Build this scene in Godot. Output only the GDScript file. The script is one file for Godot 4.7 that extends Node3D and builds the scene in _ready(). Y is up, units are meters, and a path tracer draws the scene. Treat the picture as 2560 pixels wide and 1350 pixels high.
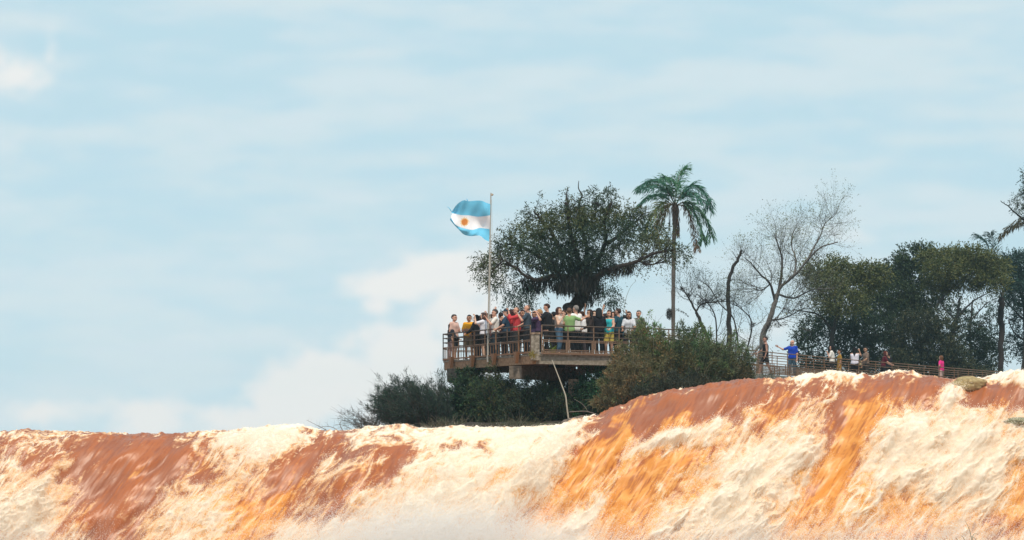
extends Node3D
# A flooded brown waterfall, a crowded viewing platform with a flag, trees and bushes on the island behind.
# Metres, y up. The camera stands at eye height y = 0, about level with the lip of the fall, and looks along -z.

const FOC := 7100.0          # focal length in pixels of a 2560 pixel wide picture
const DECK := 3.17           # height of the platform deck

var rng := RandomNumberGenerator.new()
var used := {}
var mat_cache := {}


class MB extends RefCounted:
	var v := PackedVector3Array()
	var n := PackedVector3Array()
	var c := PackedColorArray()
	var ix := PackedInt32Array()

	func quad(a: Vector3, b: Vector3, d: Vector3, e: Vector3, col: Color, out: Vector3) -> void:
		var rh := (d - a).cross(e - b).normalized()
		var k := v.size()
		v.append(a); v.append(b); v.append(d); v.append(e)
		if rh.dot(out) > 0.0:
			ix.append(k); ix.append(k + 2); ix.append(k + 1); ix.append(k); ix.append(k + 3); ix.append(k + 2)
		else:
			rh = -rh
			ix.append(k); ix.append(k + 1); ix.append(k + 2); ix.append(k); ix.append(k + 2); ix.append(k + 3)
		for i in 4:
			n.append(rh); c.append(col)

	func box(p: Vector3, ex: Vector3, ey: Vector3, ez: Vector3, col: Color) -> void:
		# half extents as vectors
		for s in [-1.0, 1.0]:
			quad(p + ex * s - ey - ez, p + ex * s + ey - ez, p + ex * s + ey + ez, p + ex * s - ey + ez, col, ex * s)
			quad(p + ey * s - ex - ez, p + ey * s + ex - ez, p + ey * s + ex + ez, p + ey * s - ex + ez, col, ey * s)
			quad(p + ez * s - ex - ey, p + ez * s + ex - ey, p + ez * s + ex + ey, p + ez * s - ex + ey, col, ez * s)

	func beam(a: Vector3, b: Vector3, w: float, h: float, col: Color) -> void:
		var d := b - a
		var up := Vector3.UP if absf(d.normalized().y) < 0.95 else Vector3.BACK
		var sx := d.cross(up).normalized()
		var uy := sx.cross(d).normalized()
		box((a + b) * 0.5, d * 0.5, uy * h * 0.5, sx * w * 0.5, col)

	func tube(p: PackedVector3Array, r: PackedFloat32Array, sides: int, col: Color, cap := false) -> void:
		var k := v.size()
		var m := p.size()
		var ref := Vector3(0.31, 0.17, 0.93)
		for i in m:
			var d := (p[mini(i + 1, m - 1)] - p[maxi(i - 1, 0)]).normalized()
			var sx := d.cross(ref).normalized()
			var sy := sx.cross(d)
			for j in sides:
				var an := TAU * j / sides
				var o := sx * cos(an) + sy * sin(an)
				v.append(p[i] + o * r[i]); n.append(o); c.append(col)
		for i in m - 1:
			for j in sides:
				var a := k + i * sides + j
				var b := k + i * sides + (j + 1) % sides
				ix.append(a); ix.append(b); ix.append(a + sides)
				ix.append(b); ix.append(b + sides); ix.append(a + sides)
		if cap:
			for e in 2:
				var i := 0 if e == 0 else m - 1
				var d := (p[i] - p[1 if e == 0 else m - 2]).normalized()
				var q := v.size()
				v.append(p[i]); n.append(d); c.append(col)
				for j in sides:
					v.append(v[k + i * sides + j]); n.append(d); c.append(col)
				for j in sides:
					var a := q + 1 + j
					var b := q + 1 + (j + 1) % sides
					if e == 0:
						ix.append(q); ix.append(a); ix.append(b)
					else:
						ix.append(q); ix.append(b); ix.append(a)

	func leaf(p: Vector3, d: Vector3, side: Vector3, col: Color) -> void:
		var k := v.size()
		var m := p + d * 0.45
		v.append(p); v.append(m + side); v.append(p + d); v.append(m - side)
		var nn := d.cross(side).normalized()
		for i in 4:
			n.append(nn); c.append(col)
		ix.append(k); ix.append(k + 1); ix.append(k + 2); ix.append(k); ix.append(k + 2); ix.append(k + 3)

	func add(o: MB, t: Transform3D, tint: Color) -> void:
		var k := v.size()
		var turn := t.basis.orthonormalized()
		for i in o.v.size():
			v.append(t * o.v[i]); n.append(turn * o.n[i]); c.append(o.c[i] * tint)
		for i in o.ix.size():
			ix.append(o.ix[i] + k)

	func smooth() -> void:
		n.resize(v.size())
		n.fill(Vector3.ZERO)
		for i in range(0, ix.size(), 3):
			var a := ix[i]
			var b := ix[i + 1]
			var d := ix[i + 2]
			var q := (v[d] - v[a]).cross(v[b] - v[a])
			n[a] += q; n[b] += q; n[d] += q
		for i in n.size():
			n[i] = n[i].normalized()

	func mesh(origin := Vector3.ZERO) -> ArrayMesh:
		var at := v
		if origin != Vector3.ZERO:
			at = v.duplicate()
			for i in at.size():
				at[i] -= origin
		var arr := []
		arr.resize(Mesh.ARRAY_MAX)
		arr[Mesh.ARRAY_VERTEX] = at
		arr[Mesh.ARRAY_NORMAL] = n
		arr[Mesh.ARRAY_COLOR] = c
		arr[Mesh.ARRAY_INDEX] = ix
		var m := ArrayMesh.new()
		m.add_surface_from_arrays(Mesh.PRIMITIVE_TRIANGLES, arr)
		return m


# ---------- small helpers ----------
func at(px: float, py: float, d: float) -> Vector3:
	return Vector3((px - 1280.0) / FOC * d, (1110.0 - py) / FOC * d, -d)


func rv() -> Vector3:
	return Vector3(rng.randf_range(-1, 1), rng.randf_range(-1, 1), rng.randf_range(-1, 1))


func lin(r: float, g: float, b: float) -> Color:
	return Color(r, g, b)


func numbered(called: String) -> String:
	if not used.has(called):
		used[called] = 0
		return called
	used[called] += 1
	return "%s_%03d" % [called, used[called]]


func thing(called: String, label: String, category: String, where: Vector3, group := "") -> Node3D:
	var o := Node3D.new()
	o.name = numbered(called)
	add_child(o)
	o.position = where
	o.set_meta("label", label)
	o.set_meta("category", category)
	if group:
		o.set_meta("group", group)
	return o


func part(parent: Node3D, called: String, mb: MB, m: Material, label := "") -> MeshInstance3D:
	var o := MeshInstance3D.new()
	o.name = called
	var root := parent
	while root.get_parent() != self:
		root = root.get_parent()
	var origin := root.position
	o.mesh = mb.mesh(origin)
	o.material_override = m
	parent.add_child(o, true)
	if label:
		o.set_meta("label", label)
	return o


func shared(parent: Node3D, called: String, m: Mesh, mat: Material, t := Transform3D()) -> MeshInstance3D:
	var o := MeshInstance3D.new()
	o.name = called
	o.mesh = m
	o.material_override = mat
	o.transform = t
	parent.add_child(o, true)
	return o


func structure(called: String, m: Mesh, mat: Material) -> MeshInstance3D:
	var o := MeshInstance3D.new()
	o.name = called
	o.mesh = m
	if mat:
		o.material_override = mat
	add_child(o)
	o.set_meta("kind", "structure")
	return o


func noise_tex(seed_: int, freq: float, lo: Color, hi: Color, size := 512, oct := 5) -> NoiseTexture2D:
	var n := FastNoiseLite.new()
	n.seed = seed_
	n.noise_type = FastNoiseLite.TYPE_SIMPLEX
	n.frequency = freq
	n.fractal_octaves = oct
	var g := Gradient.new()
	g.set_color(0, lo)
	g.set_color(1, hi)
	var t := NoiseTexture2D.new()
	t.width = size
	t.height = size
	t.seamless = true
	t.noise = n
	t.color_ramp = g
	return t


func plain(col: Color, rough := 0.85, metal := 0.0) -> StandardMaterial3D:
	# col is a linear base colour
	var key := [col, rough, metal]
	if mat_cache.has(key):
		return mat_cache[key]
	var m := StandardMaterial3D.new()
	m.albedo_color = col.linear_to_srgb()
	m.roughness = rough
	m.metallic = metal
	mat_cache[key] = m
	return m


func tinted(rough: float, back := Color.BLACK, spec := 0.5) -> StandardMaterial3D:
	var m := StandardMaterial3D.new()
	m.vertex_color_use_as_albedo = true
	m.roughness = rough
	m.metallic_specular = spec
	m.cull_mode = BaseMaterial3D.CULL_DISABLED
	if back != Color.BLACK:
		m.backlight_enabled = true
		m.backlight = back
	return m


func grained(tex: Texture2D, scale: float, rough: float, bump := 0.0, tex2: Texture2D = null) -> StandardMaterial3D:
	var m := StandardMaterial3D.new()
	m.albedo_texture = tex
	m.vertex_color_use_as_albedo = true
	m.uv1_triplanar = true
	m.uv1_world_triplanar = true
	m.uv1_scale = Vector3.ONE * scale
	m.roughness = rough
	if bump > 0.0:
		m.heightmap_enabled = true
		m.heightmap_scale = bump
		m.heightmap_texture = tex2 if tex2 else tex
	return m


func curve(pts: Array, steps := 5) -> PackedVector3Array:
	# Catmull-Rom through the points
	var out := PackedVector3Array()
	var m := pts.size()
	for i in m - 1:
		var a: Vector3 = pts[maxi(i - 1, 0)]
		var b: Vector3 = pts[i]
		var d: Vector3 = pts[i + 1]
		var e: Vector3 = pts[mini(i + 2, m - 1)]
		for s in steps:
			out.append(b.cubic_interpolate(d, a, e, float(s) / steps))
	out.append(pts[m - 1])
	return out


func taper(count: int, r0: float, r1: float, power := 1.0) -> PackedFloat32Array:
	var r := PackedFloat32Array()
	for i in count:
		r.append(lerpf(r0, r1, pow(float(i) / maxi(count - 1, 1), power)))
	return r


func lerp_table(tab: Array, x: float) -> float:
	# tab: [[x, y], ...] sorted; smooth interpolation
	if x <= tab[0][0]:
		return tab[0][1]
	for i in tab.size() - 1:
		if x < tab[i + 1][0]:
			var t: float = (x - tab[i][0]) / (tab[i + 1][0] - tab[i][0])
			return lerpf(tab[i][1], tab[i + 1][1], t * t * (3.0 - 2.0 * t))
	return tab[tab.size() - 1][1]


# ---------- camera, sky, sun ----------
func set_up() -> void:
	var cam := Camera3D.new()
	cam.name = "camera"
	cam.set_frustum(2.0 * 675.0 / FOC, Vector2(0, (1110.0 - 675.0) / FOC), 1.0, 6000.0)
	add_child(cam)
	cam.current = true
	var env := Environment.new()
	env.background_mode = Environment.BG_SKY
	var sky := Sky.new()
	var sm := PanoramaSkyMaterial.new()
	sm.panorama = sky_picture()
	sky.sky_material = sm
	env.sky = sky
	env.background_energy_multiplier = 1.0
	env.tonemap_mode = Environment.TONE_MAPPER_LINEAR
	env.tonemap_exposure = 1.0
	env.sdfgi_enabled = true
	env.ssao_enabled = true
	env.ssil_enabled = true
	env.fog_enabled = true
	env.fog_density = 0.00026
	env.fog_light_color = Color(0.82, 0.95, 1.0)
	var we := WorldEnvironment.new()
	we.name = "world"
	we.environment = env
	add_child(we)
	var sun := DirectionalLight3D.new()
	sun.name = "sun"
	sun.light_color = Color(1.0, 0.94, 0.85)
	sun.light_energy = 1.05
	sun.light_angular_distance = 0.6
	sun.shadow_enabled = true
	add_child(sun)
	sun.look_at_from_position(Vector3(0.8, 10.0, 5.5), Vector3.ZERO, Vector3.UP)


var cloud_a := FastNoiseLite.new()
var cloud_b := FastNoiseLite.new()
# cumulus banks seen low over the river: azimuth, elevation (degrees), half width, half height, strength
const BANKS := [[-10.0, 7.15, 0.95, 0.95, 0.60], [-9.3, 7.85, 0.22, 0.45, 0.55], [-10.7, 7.6, 0.6, 0.45, 0.55], [-9.6, 7.0, 0.35, 0.5, 0.62], [-10.2, 5.6, 0.9, 0.9, 0.3], [-2.2, 3.2, 0.95, 0.36, 1.15], [-1.5, 3.45, 0.8, 0.45, 1.15], [-0.9, 3.2, 0.9, 0.8, 0.9], [-2.7, 2.8, 0.5, 0.2, 0.8], [-0.6, 2.4, 2.0, 0.7, 0.7], [-4.2, 1.0, 1.1, 0.6, 1.3], [-3.5, 1.35, 1.0, 0.6, 1.1], [-2.4, 1.9, 1.5, 0.5, 0.95], [-2.2, 1.2, 2.2, 1.0, 0.9], [-7.3, 0.45, 1.3, 0.5, 0.85], [-9.6, 0.55, 1.4, 0.45, 0.7], [-5.6, 0.6, 1.0, 0.5, 0.7], [3.6, 2.0, 3.0, 0.7, 0.5], [6.0, 4.2, 2.4, 0.3, 0.35], [-6.3, 2.2, 2.0, 0.25, 0.35]]


func sky_colour(az: float, el: float) -> Color:
	# linear colour of the air and the clouds in one direction
	var e := clampf(el, 0.0, 90.0)
	var air := Color(0.51, 0.745, 0.84).lerp(Color(0.32, 0.55, 0.78), clampf(e / 60.0, 0.0, 1.0))
	var dir := Vector3(sin(deg_to_rad(az)) * cos(deg_to_rad(e)), sin(deg_to_rad(e)), -cos(deg_to_rad(az)) * cos(deg_to_rad(e)))
	var stretch := 5.0
	var w := cloud_a.get_noise_3d(dir.x * 2300.0, dir.y * 2300.0 * stretch, dir.z * 2300.0) * 0.5 + 0.5
	var w2 := cloud_a.get_noise_3d(dir.x * 800.0 + 71.0, dir.y * 800.0 * stretch, dir.z * 800.0) * 0.5 + 0.5
	var veil := smoothstep(0.34, 0.68, w * 0.4 + w2 * 0.6)
	var col := air.lerp(Color(0.70, 0.81, 0.85), 0.2 + veil * 0.6)
	col = col.lerp(Color(0.72, 0.84, 0.88), 0.6 * exp(-e / 2.2))
	var puff := cloud_b.get_noise_3d(dir.x * 4200.0, dir.y * 4200.0 * 1.5, dir.z * 4200.0)
	var fine := cloud_b.get_noise_3d(dir.x * 13000.0 + 9.0, dir.y * 13000.0 * 1.3, dir.z * 13000.0)
	var big := 0.0
	for b in BANKS:
		var dx: float = (az - b[0]) / b[2]
		var dy: float = (el - b[1]) / b[3]
		var q := dx * dx + dy * dy
		if q < 6.0:
			big = maxf(big, b[4] * exp(-q * 0.7))
	# the same kind of banks all round, away from the picture
	if absf(az) > 14.0:
		var far := cloud_a.get_noise_3d(dir.x * 900.0, dir.y * 2400.0 + 33.0, dir.z * 900.0) * 0.5 + 0.5
		big = maxf(big, smoothstep(0.5, 0.75, far) * exp(-e / 7.0) * 0.9 * smoothstep(14.0, 22.0, absf(az)))
	var cum := smoothstep(0.22, 0.80, big + puff * 0.6 + fine * 0.12 - 0.04)
	col = col.lerp(Color(0.90, 0.90, 0.88), cum * 0.9 * clampf(big * 1.8, 0.0, 1.0))
	return col


func sky_picture() -> ImageTexture:
	cloud_a.seed = 11
	cloud_a.noise_type = FastNoiseLite.TYPE_SIMPLEX_SMOOTH
	cloud_a.frequency = 0.01
	cloud_a.fractal_octaves = 5
	cloud_b.seed = 23
	cloud_b.noise_type = FastNoiseLite.TYPE_SIMPLEX_SMOOTH
	cloud_b.frequency = 0.01
	cloud_b.fractal_octaves = 4
	# the middle of the picture (-z) is column 0 of the panorama
	var w := 512
	var h := 256
	var im := Image.create(w, h, false, Image.FORMAT_RGB8)
	for y in h:
		var el := 90.0 - (y + 0.5) / h * 180.0
		for x in w:
			if el < -3.0:
				im.set_pixel(x, y, Color(0.30, 0.24, 0.19).linear_to_srgb())
				continue
			im.set_pixel(x, y, sky_colour(wrapf((x + 0.5) / w * 360.0, -180.0, 180.0), el).linear_to_srgb())
	im.resize(4096, 2048, Image.INTERPOLATE_BILINEAR)
	var deg := 4096.0 / 360.0
	for y in range(int((90.0 - 13.0) * deg), int(91.0 * deg)):
		var el := 90.0 - (y + 0.5) / deg
		var edge_y := smoothstep(13.0, 11.0, el)
		for x in range(int(-16.0 * deg), int(16.0 * deg)):
			var az := (x + 0.5) / deg
			var share := edge_y * smoothstep(16.0, 14.0, absf(az))
			var c := sky_colour(az, el).linear_to_srgb()
			im.set_pixel(posmod(x, 4096), y, im.get_pixel(posmod(x, 4096), y).lerp(c, share))
	return ImageTexture.create_from_image(im)


# ---------- water ----------
# outline of the lip of the fall: [x in metres on the lip, height above the eye]
const LIP := [[-26, .36], [-16.4, .34], [-15.3, .41], [-14.8, .36], [-12.0, .28], [-9.3, .37], [-8.3, .44], [-7.6, .56], [-7.0, .54], [-6.2, .36], [-5.4, .38], [-4.2, .55], [-3.5, .58], [-2.9, .44], [-1.6, .5], [-.4, .47], [.6, .5], [1.5, .54], [2.05, .74], [2.8, .90], [3.55, 1.22], [4.3, 1.54], [5.35, 1.73], [6.6, 1.94], [7.3, 2.04], [8.9, 2.07], [9.5, 2.18], [10.3, 2.28], [11.1, 2.2], [11.75, 2.16], [12.5, 2.33], [13.4, 2.18], [14.3, 2.04], [15.3, 2.02], [15.8, 2.2], [16.3, 2.33], [18, 2.45], [26, 2.5]]
# how fast it falls away behind the lip: [x, a] for drop = a t^2
const STEEP := [[-26, .34], [-9, .34], [-6, .26], [-4, .1], [1.0, .09], [3.0, .24], [5, .34], [26, .34]]
# patches of foam (+) and of clear brown water (-) on the face, as [x, y, half length, half width, turn, amount] in 1/79.3 m from the middle of the lip
const FOAM := [[230, 1160, 270, 75, 0, -.6], [300, 1265, 110, 170, 25, -.7], [120, 1105, 130, 12, 175, .22], [300, 1098, 160, 10, 5, .18], [420, 1230, 22, 120, 18, .4], [60, 1310, 150, 75, 125, .8], [140, 1200, 120, 24, 125, .55], [60, 1140, 90, 18, 125, .3], [350, 1240, 110, 14, 118, .35],
	[480, 1130, 40, 60, 0, .35], [610, 1110, 90, 45, 0, .55], [690, 1082, 80, 26, 0, .7], [400, 1180, 60, 85, 20, -.5], [520, 1165, 22, 45, 10, -.55], [690, 1165, 30, 16, 140, -.7], [625, 1255, 20, 26, 0, -.45], [480, 1300, 130, 70, 0, .35], [430, 1330, 60, 60, 0, .2],
	[735, 1205, 175, 42, 128, -.8], [930, 1190, 130, 55, 150, -.42], [1000, 1165, 60, 28, 110, -.5], [650, 1290, 60, 40, 120, -.4], [860, 1230, 110, 30, 140, -.3], [1010, 1195, 90, 12, 130, .45], [880, 1180, 60, 12, 125, .35],
	[1130, 1094, 330, 22, 0, .5], [1080, 1120, 200, 8, 0, -.3], [1250, 1105, 160, 7, 172, -.3], [980, 1092, 90, 6, 5, -.3], [1190, 1088, 60, 6, 0, -.25], [920, 1118, 120, 12, 0, -.25], [1150, 1230, 170, 100, 0, .75], [1340, 1140, 150, 80, 0, .75], [1240, 1190, 30, 40, 0, -.4], [950, 1345, 260, 50, 0, .7], [1190, 1150, 60, 12, 125, -.3], [1330, 1125, 60, 8, 130, -.5],
	[1545, 1085, 165, 38, 127, -1.1], [1440, 1190, 70, 45, 120, -.5], [1340, 1275, 55, 36, 0, -.55], [1215, 1220, 30, 22, 0, -.4], [1430, 1160, 50, 30, 120, -.25], [1400, 1130, 40, 60, 0, .3],
	[1720, 1015, 170, 52, 160, -.95], [1880, 1000, 190, 55, 170, -.6], [1640, 1020, 90, 7, 130, .35], [1830, 1010, 100, 7, 132, .45], [1960, 985, 80, 8, 130, .5], [2080, 985, 90, 8, 128, .5], [2230, 985, 80, 8, 140, .45], [2460, 975, 110, 6, 160, .4], [1785, 1050, 26, 42, 15, 1.5], [1690, 985, 60, 8, 150, .5], [1760, 985, 60, 6, 140, .4], [1860, 975, 110, 6, 165, .4], [1620, 992, 40, 9, 155, .8],
	[1660, 1105, 85, 26, 172, 1.2], [1490, 1250, 185, 20, 129, 1.1], [1420, 1340, 70, 40, 0, .5], [1560, 1230, 72, 82, 0, -1.0], [1525, 1335, 70, 40, 0, -.55], [1725, 1132, 90, 20, 165, -.7], [1665, 1195, 28, 50, 0, -.6], [1720, 1215, 30, 46, 0, -.35],
	[1900, 1165, 120, 80, 140, .85], [1800, 1290, 170, 80, 0, .7], [1985, 1095, 45, 9, 155, -.35], [1940, 1045, 95, 34, 140, -.5], [1895, 1015, 90, 11, 122, .7], [2010, 1000, 70, 12, 118, .6], [2000, 1130, 60, 36, 0, .5],
	[2112, 1105, 150, 40, 112, -1.1], [2160, 1010, 150, 48, 150, -.5], [2060, 1230, 60, 40, 115, -.6], [2270, 975, 120, 22, 165, -.5], [2285, 1010, 40, 24, 0, -.25], [2120, 975, 70, 8, 150, .4], [2200, 1005, 22, 16, 0, .5],
	[2480, 990, 120, 36, 10, -.9], [2375, 1005, 70, 22, 122, .75], [2350, 1150, 210, 105, 0, .95], [2250, 1080, 90, 40, 120, .3], [2535, 1235, 40, 60, 0, -.7], [2490, 1310, 70, 36, 0, -.4], [2225, 1310, 70, 50, 0, -.45], [1990, 1310, 55, 60, 0, -.42], [2330, 1150, 40, 20, 0, -.25], [1885, 1250, 30, 22, 0, -.5], [2400, 1060, 60, 10, 150, .4],
	[2085, 934, 70, 12, 0, 1.1], [2265, 930, 60, 9, 0, .9], [2180, 945, 60, 8, 0, .5], [2545, 932, 60, 14, 0, 1.0], [1985, 952, 120, 6, 0, .45], [2390, 975, 60, 12, 170, .6]]
# where thin water glows with sunlight from behind, painted as amber over the red brown
const AMBER_GLOW := [[1690, 1062, 110, 34, 150, .75], [1870, 1045, 130, 30, 150, .65], [2190, 1010, 120, 30, 140, .55], [2130, 1070, 90, 60, 112, .4], [1900, 1290, 520, 130, 0, .5], [2330, 1230, 320, 150, 0, .5], [1250, 1270, 330, 110, 0, .5], [560, 1310, 200, 70, 0, .3], [1550, 1075, 150, 34, 127, 1.0], [1440, 1190, 90, 60, 0, 1.0], [1340, 1275, 80, 60, 0, 1.0], [1560, 1235, 90, 95, 0, .9], [1525, 1335, 90, 60, 0, 1.1], [1700, 1060, 60, 26, 0, .35], [1725, 1132, 90, 26, 165, .75], [1690, 1190, 80, 60, 0, .8], [1955, 1035, 100, 40, 140, .7], [2110, 1110, 150, 45, 112, .75], [2060, 1230, 70, 60, 0, .9], [2260, 1010, 110, 30, 150, .6], [2400, 1015, 60, 22, 0, .6], [2500, 1020, 90, 14, 160, .6], [2535, 1250, 90, 90, 0, 1.0], [2225, 1310, 90, 70, 0, 1.0], [1990, 1310, 80, 80, 0, .9],
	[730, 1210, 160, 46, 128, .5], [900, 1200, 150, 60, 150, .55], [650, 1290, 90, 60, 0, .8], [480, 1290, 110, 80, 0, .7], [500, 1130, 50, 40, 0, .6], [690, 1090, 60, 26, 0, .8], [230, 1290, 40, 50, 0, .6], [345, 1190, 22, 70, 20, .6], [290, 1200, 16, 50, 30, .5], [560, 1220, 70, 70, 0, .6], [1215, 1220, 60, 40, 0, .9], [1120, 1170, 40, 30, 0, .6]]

var foam_grid := PackedFloat32Array()
var glow_grid := PackedFloat32Array()
const GX := 560
const GY := 110


func patches(list: Array, base: float) -> PackedFloat32Array:
	var g := PackedFloat32Array()
	g.resize(GX * GY)
	g.fill(base)
	for b in list:
		var an := deg_to_rad(b[4])
		var ca := cos(an)
		var sa := sin(an)
		var reach: float = maxf(b[2], b[3]) * 2.2
		for j in range(maxi(0, int((b[1] - reach - 880.0) / 5.0)), mini(GY, int((b[1] + reach - 880.0) / 5.0) + 1)):
			for i in range(maxi(0, int((b[0] - reach + 120.0) / 5.0)), mini(GX, int((b[0] + reach + 120.0) / 5.0) + 1)):
				var x: float = i * 5.0 - 120.0 - b[0]
				var y: float = j * 5.0 + 880.0 - b[1]
				var p: float = (x * ca + y * sa) / b[2]
				var q: float = (y * ca - x * sa) / b[3]
				var r := p * p + q * q
				if r < 4.5:
					g[j * GX + i] += b[5] * (0.74 if b[5] > 0.0 else 1.05) * exp(-r)
	return g


func look_up(g: PackedFloat32Array, px: float, py: float) -> float:
	var x := clampf((px + 120.0) / 5.0, 0.0, GX - 1.01)
	var y := clampf((py - 880.0) / 5.0, 0.0, GY - 1.01)
	var i := int(x)
	var j := int(y)
	var k := j * GX + i
	return lerpf(lerpf(g[k], g[k + 1], x - i), lerpf(g[k + GX], g[k + GX + 1], x - i), y - j)


func fractal(seed_: int, oct: int, gain := 0.5) -> FastNoiseLite:
	var n := FastNoiseLite.new()
	n.seed = seed_
	n.noise_type = FastNoiseLite.TYPE_SIMPLEX_SMOOTH
	n.frequency = 1.0
	n.fractal_octaves = oct
	n.fractal_gain = gain
	return n


func build_water() -> void:
	foam_grid = patches(FOAM, 0.47)
	glow_grid = patches(AMBER_GLOW, 0.0)
	var warp := fractal(3, 3)
	var lump := fractal(5, 2)
	var fine := fractal(8, 4, 0.62)
	var edge := fractal(13, 5, 0.62)
	var swell := fractal(17, 3)
	var thread := fractal(29, 2)
	var us := PackedFloat32Array()
	var u := -27.0
	while u < 28.0:
		us.append(u)
		u += 0.031 if u > -17.2 and u < 21.5 else 0.25
	var nu := us.size()
	# rows: upstream steps, then the visible fall by height, then on down out of sight
	var ups := [-95.0, -70.0, -50.0, -35.0, -25.0, -18.0, -13.0, -10.0, -8.0, -6.5]
	var t0 := -5.5
	while t0 < -0.02:
		ups.append(t0)
		t0 += 0.11
	var n_up := ups.size()
	var n_face := 245
	var n_low := 22
	var nv := n_up + n_face + n_low
	var pos := PackedVector3Array()
	var col := PackedColorArray()
	var fo := PackedFloat32Array()
	pos.resize(nu * nv); col.resize(nu * nv); fo.resize(nu * nv)
	var cream := Color(.90, .80, .675)
	var tan := Color(.83, .62, .43)
	var peach := Color(.78, .47, .25)
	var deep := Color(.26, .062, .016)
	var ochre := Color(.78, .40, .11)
	var amber := Color(.66, .25, .04)  # stands for sunlight shining through the thin water
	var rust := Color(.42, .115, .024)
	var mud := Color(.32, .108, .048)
	for i in nu:
		u = us[i]
		var lip := lerp_table(LIP, u)
		var a := lerp_table(STEEP, u)
		var depth := 91.0 + 0.5 * swell.get_noise_2d(u * 0.12, 4.0)
		for j in nv:
			var t: float
			var drop: float
			var y: float
			if j < n_up:
				t = ups[j]
				drop = 0.0
				y = lip + t * 0.004
			else:
				if j < n_up + n_face:
					var w := float(j - n_up) / (n_face - 1)
					drop = pow(w, 1.15) * (lip + 3.5)
				else:
					drop = lip + 3.5 + 6.5 * float(j - n_up - n_face + 1) / n_low
				t = sqrt(drop / a)
				if t > 3.8:
					t = 3.8 + (t - 3.8) * 0.45
				y = lip - drop
			var x := u - 0.62 * drop
			var k := j * nu + i
			if j < 10:
				pos[k] = Vector3(x, y, -depth + t); col[k] = mud; fo[k] = 0.0
				continue
			var slope := clampf(2.0 * a * t, 0.0, 3.0)
			var nrm := Vector3(0.25 * slope, 1.0, slope * 0.9).normalized()
			# along-flow coordinates: streamlines keep u
			var q := t * 0.75 + drop * 0.7
			var wx := warp.get_noise_3d(u * 0.9, q * 0.7, 0.0)
			var wy := warp.get_noise_3d(u * 0.9 + 40.0, q * 0.7, 5.0)
			var px := 1280.0 + 79.3 * x + wx * 34.0
			var py := 1110.0 - 79.3 * y + wy * 30.0
			if j < n_up:
				py = minf(py, 1110.0 - 79.3 * lip + 4.0)
			var f0 := look_up(foam_grid, px, py)
			var e := edge.get_noise_3d(u * 1.5 + wx * 0.7, q * 0.95, 2.0)
			var e2 := fine.get_noise_3d(u * 5.0, q * 6.0, 9.0)
			var streak := fine.get_noise_3d(u * 5.0, q * 0.55 + wx * 0.3, 31.0)
			var ridge := maxf(0.0, 1.0 - absf(thread.get_noise_3d(u * 3.4 + wx * 0.9, q * 0.5 + wy * 0.3, 3.0)) * 7.0) * smoothstep(-0.25, 0.3, warp.get_noise_3d(u * 0.7, q * 0.5, 77.0))
			var blotch := edge.get_noise_3d(u * 2.1 + wx, q * 2.3 + wy, 55.0)
			var fibre := fine.get_noise_3d(u * 8.0 + wx * 0.6, q * 0.9, 41.0)
			var low := smoothstep(0.2, 1.4, drop)
			var f := f0 + e * 0.55 + blotch * 0.52 + e2 * 0.16 + streak * 0.2 + ridge * 0.52 + fibre * 0.22 * low
			var wide := lerpf(0.26, 0.6, smoothstep(0.2, 1.8, drop))
			var foam := smoothstep(0.55 - wide, 0.55 + wide, f)
			var thick := smoothstep(0.55, 1.2, f0 + e * 0.5 + e2 * 0.1)
			# shape
			var l1 := lump.get_noise_3d(u * 0.75, q * 0.55, 1.0)
			var l2 := absf(lump.get_noise_3d(u * 1.5, q * 1.7, 6.0))
			var l3 := absf(lump.get_noise_3d(u * 4.0 + wx, q * 4.6, 12.0))
			var face := clampf(slope * 1.6 - 0.15, 0.0, 1.0)
			var bump := l1 * 0.15 * (0.3 + face) + streak * 0.018
			var body := smoothstep(0.1, 1.1, f0 + e * 0.45 + blotch * 0.25)
			bump += body * (0.06 + l2 * 0.17 + l3 * 0.035) * (0.26 + 0.85 * face)
			bump += thick * (0.15 + 0.30 * l1) * smoothstep(0.55, 1.7, slope)
			if j < n_up + 20:
				bump += (swell.get_noise_2d(u * 1.1, t * 0.9) * 0.09 + fine.get_noise_2d(u * 2.2, t * 1.6) * 0.10) * (1.0 - maxf(0.0, float(j - n_up) / 20.0))
			pos[k] = Vector3(x, y, -depth + t) + nrm * bump
			# colour of the water and of the froth, with the backlit glow painted in
			var am := look_up(glow_grid, px, py)
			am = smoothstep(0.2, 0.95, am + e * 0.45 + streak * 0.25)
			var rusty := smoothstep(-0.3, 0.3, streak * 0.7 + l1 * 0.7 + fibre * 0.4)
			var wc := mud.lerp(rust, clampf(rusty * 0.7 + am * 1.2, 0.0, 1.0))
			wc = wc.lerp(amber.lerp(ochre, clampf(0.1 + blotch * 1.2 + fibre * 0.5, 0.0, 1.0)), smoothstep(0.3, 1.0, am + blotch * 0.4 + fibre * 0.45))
			wc = wc.lerp(deep, smoothstep(0.05, 0.45, -fibre - blotch * 0.3) * 0.55)
			var fr := clampf(e2 * 0.35 + e * 0.6 + blotch * 0.8 + 0.55, 0.0, 1.0)
			var thin := ochre.lerp(peach, clampf(1.0 - am * 0.7 + blotch, 0.0, 1.0))
			var fc: Color
			if foam < 0.4:
				fc = wc.lerp(thin, foam / 0.4)
			elif foam < 0.7:
				fc = thin.lerp(tan, (foam - 0.4) / 0.3)
			else:
				fc = tan.lerp(cream, clampf((foam - 0.7) / 0.3 * (0.25 + 0.95 * fr), 0.0, 1.0))
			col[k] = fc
			fo[k] = foam
	print("water points done")
	# normals
	var nor := PackedVector3Array()
	nor.resize(nu * nv)
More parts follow.
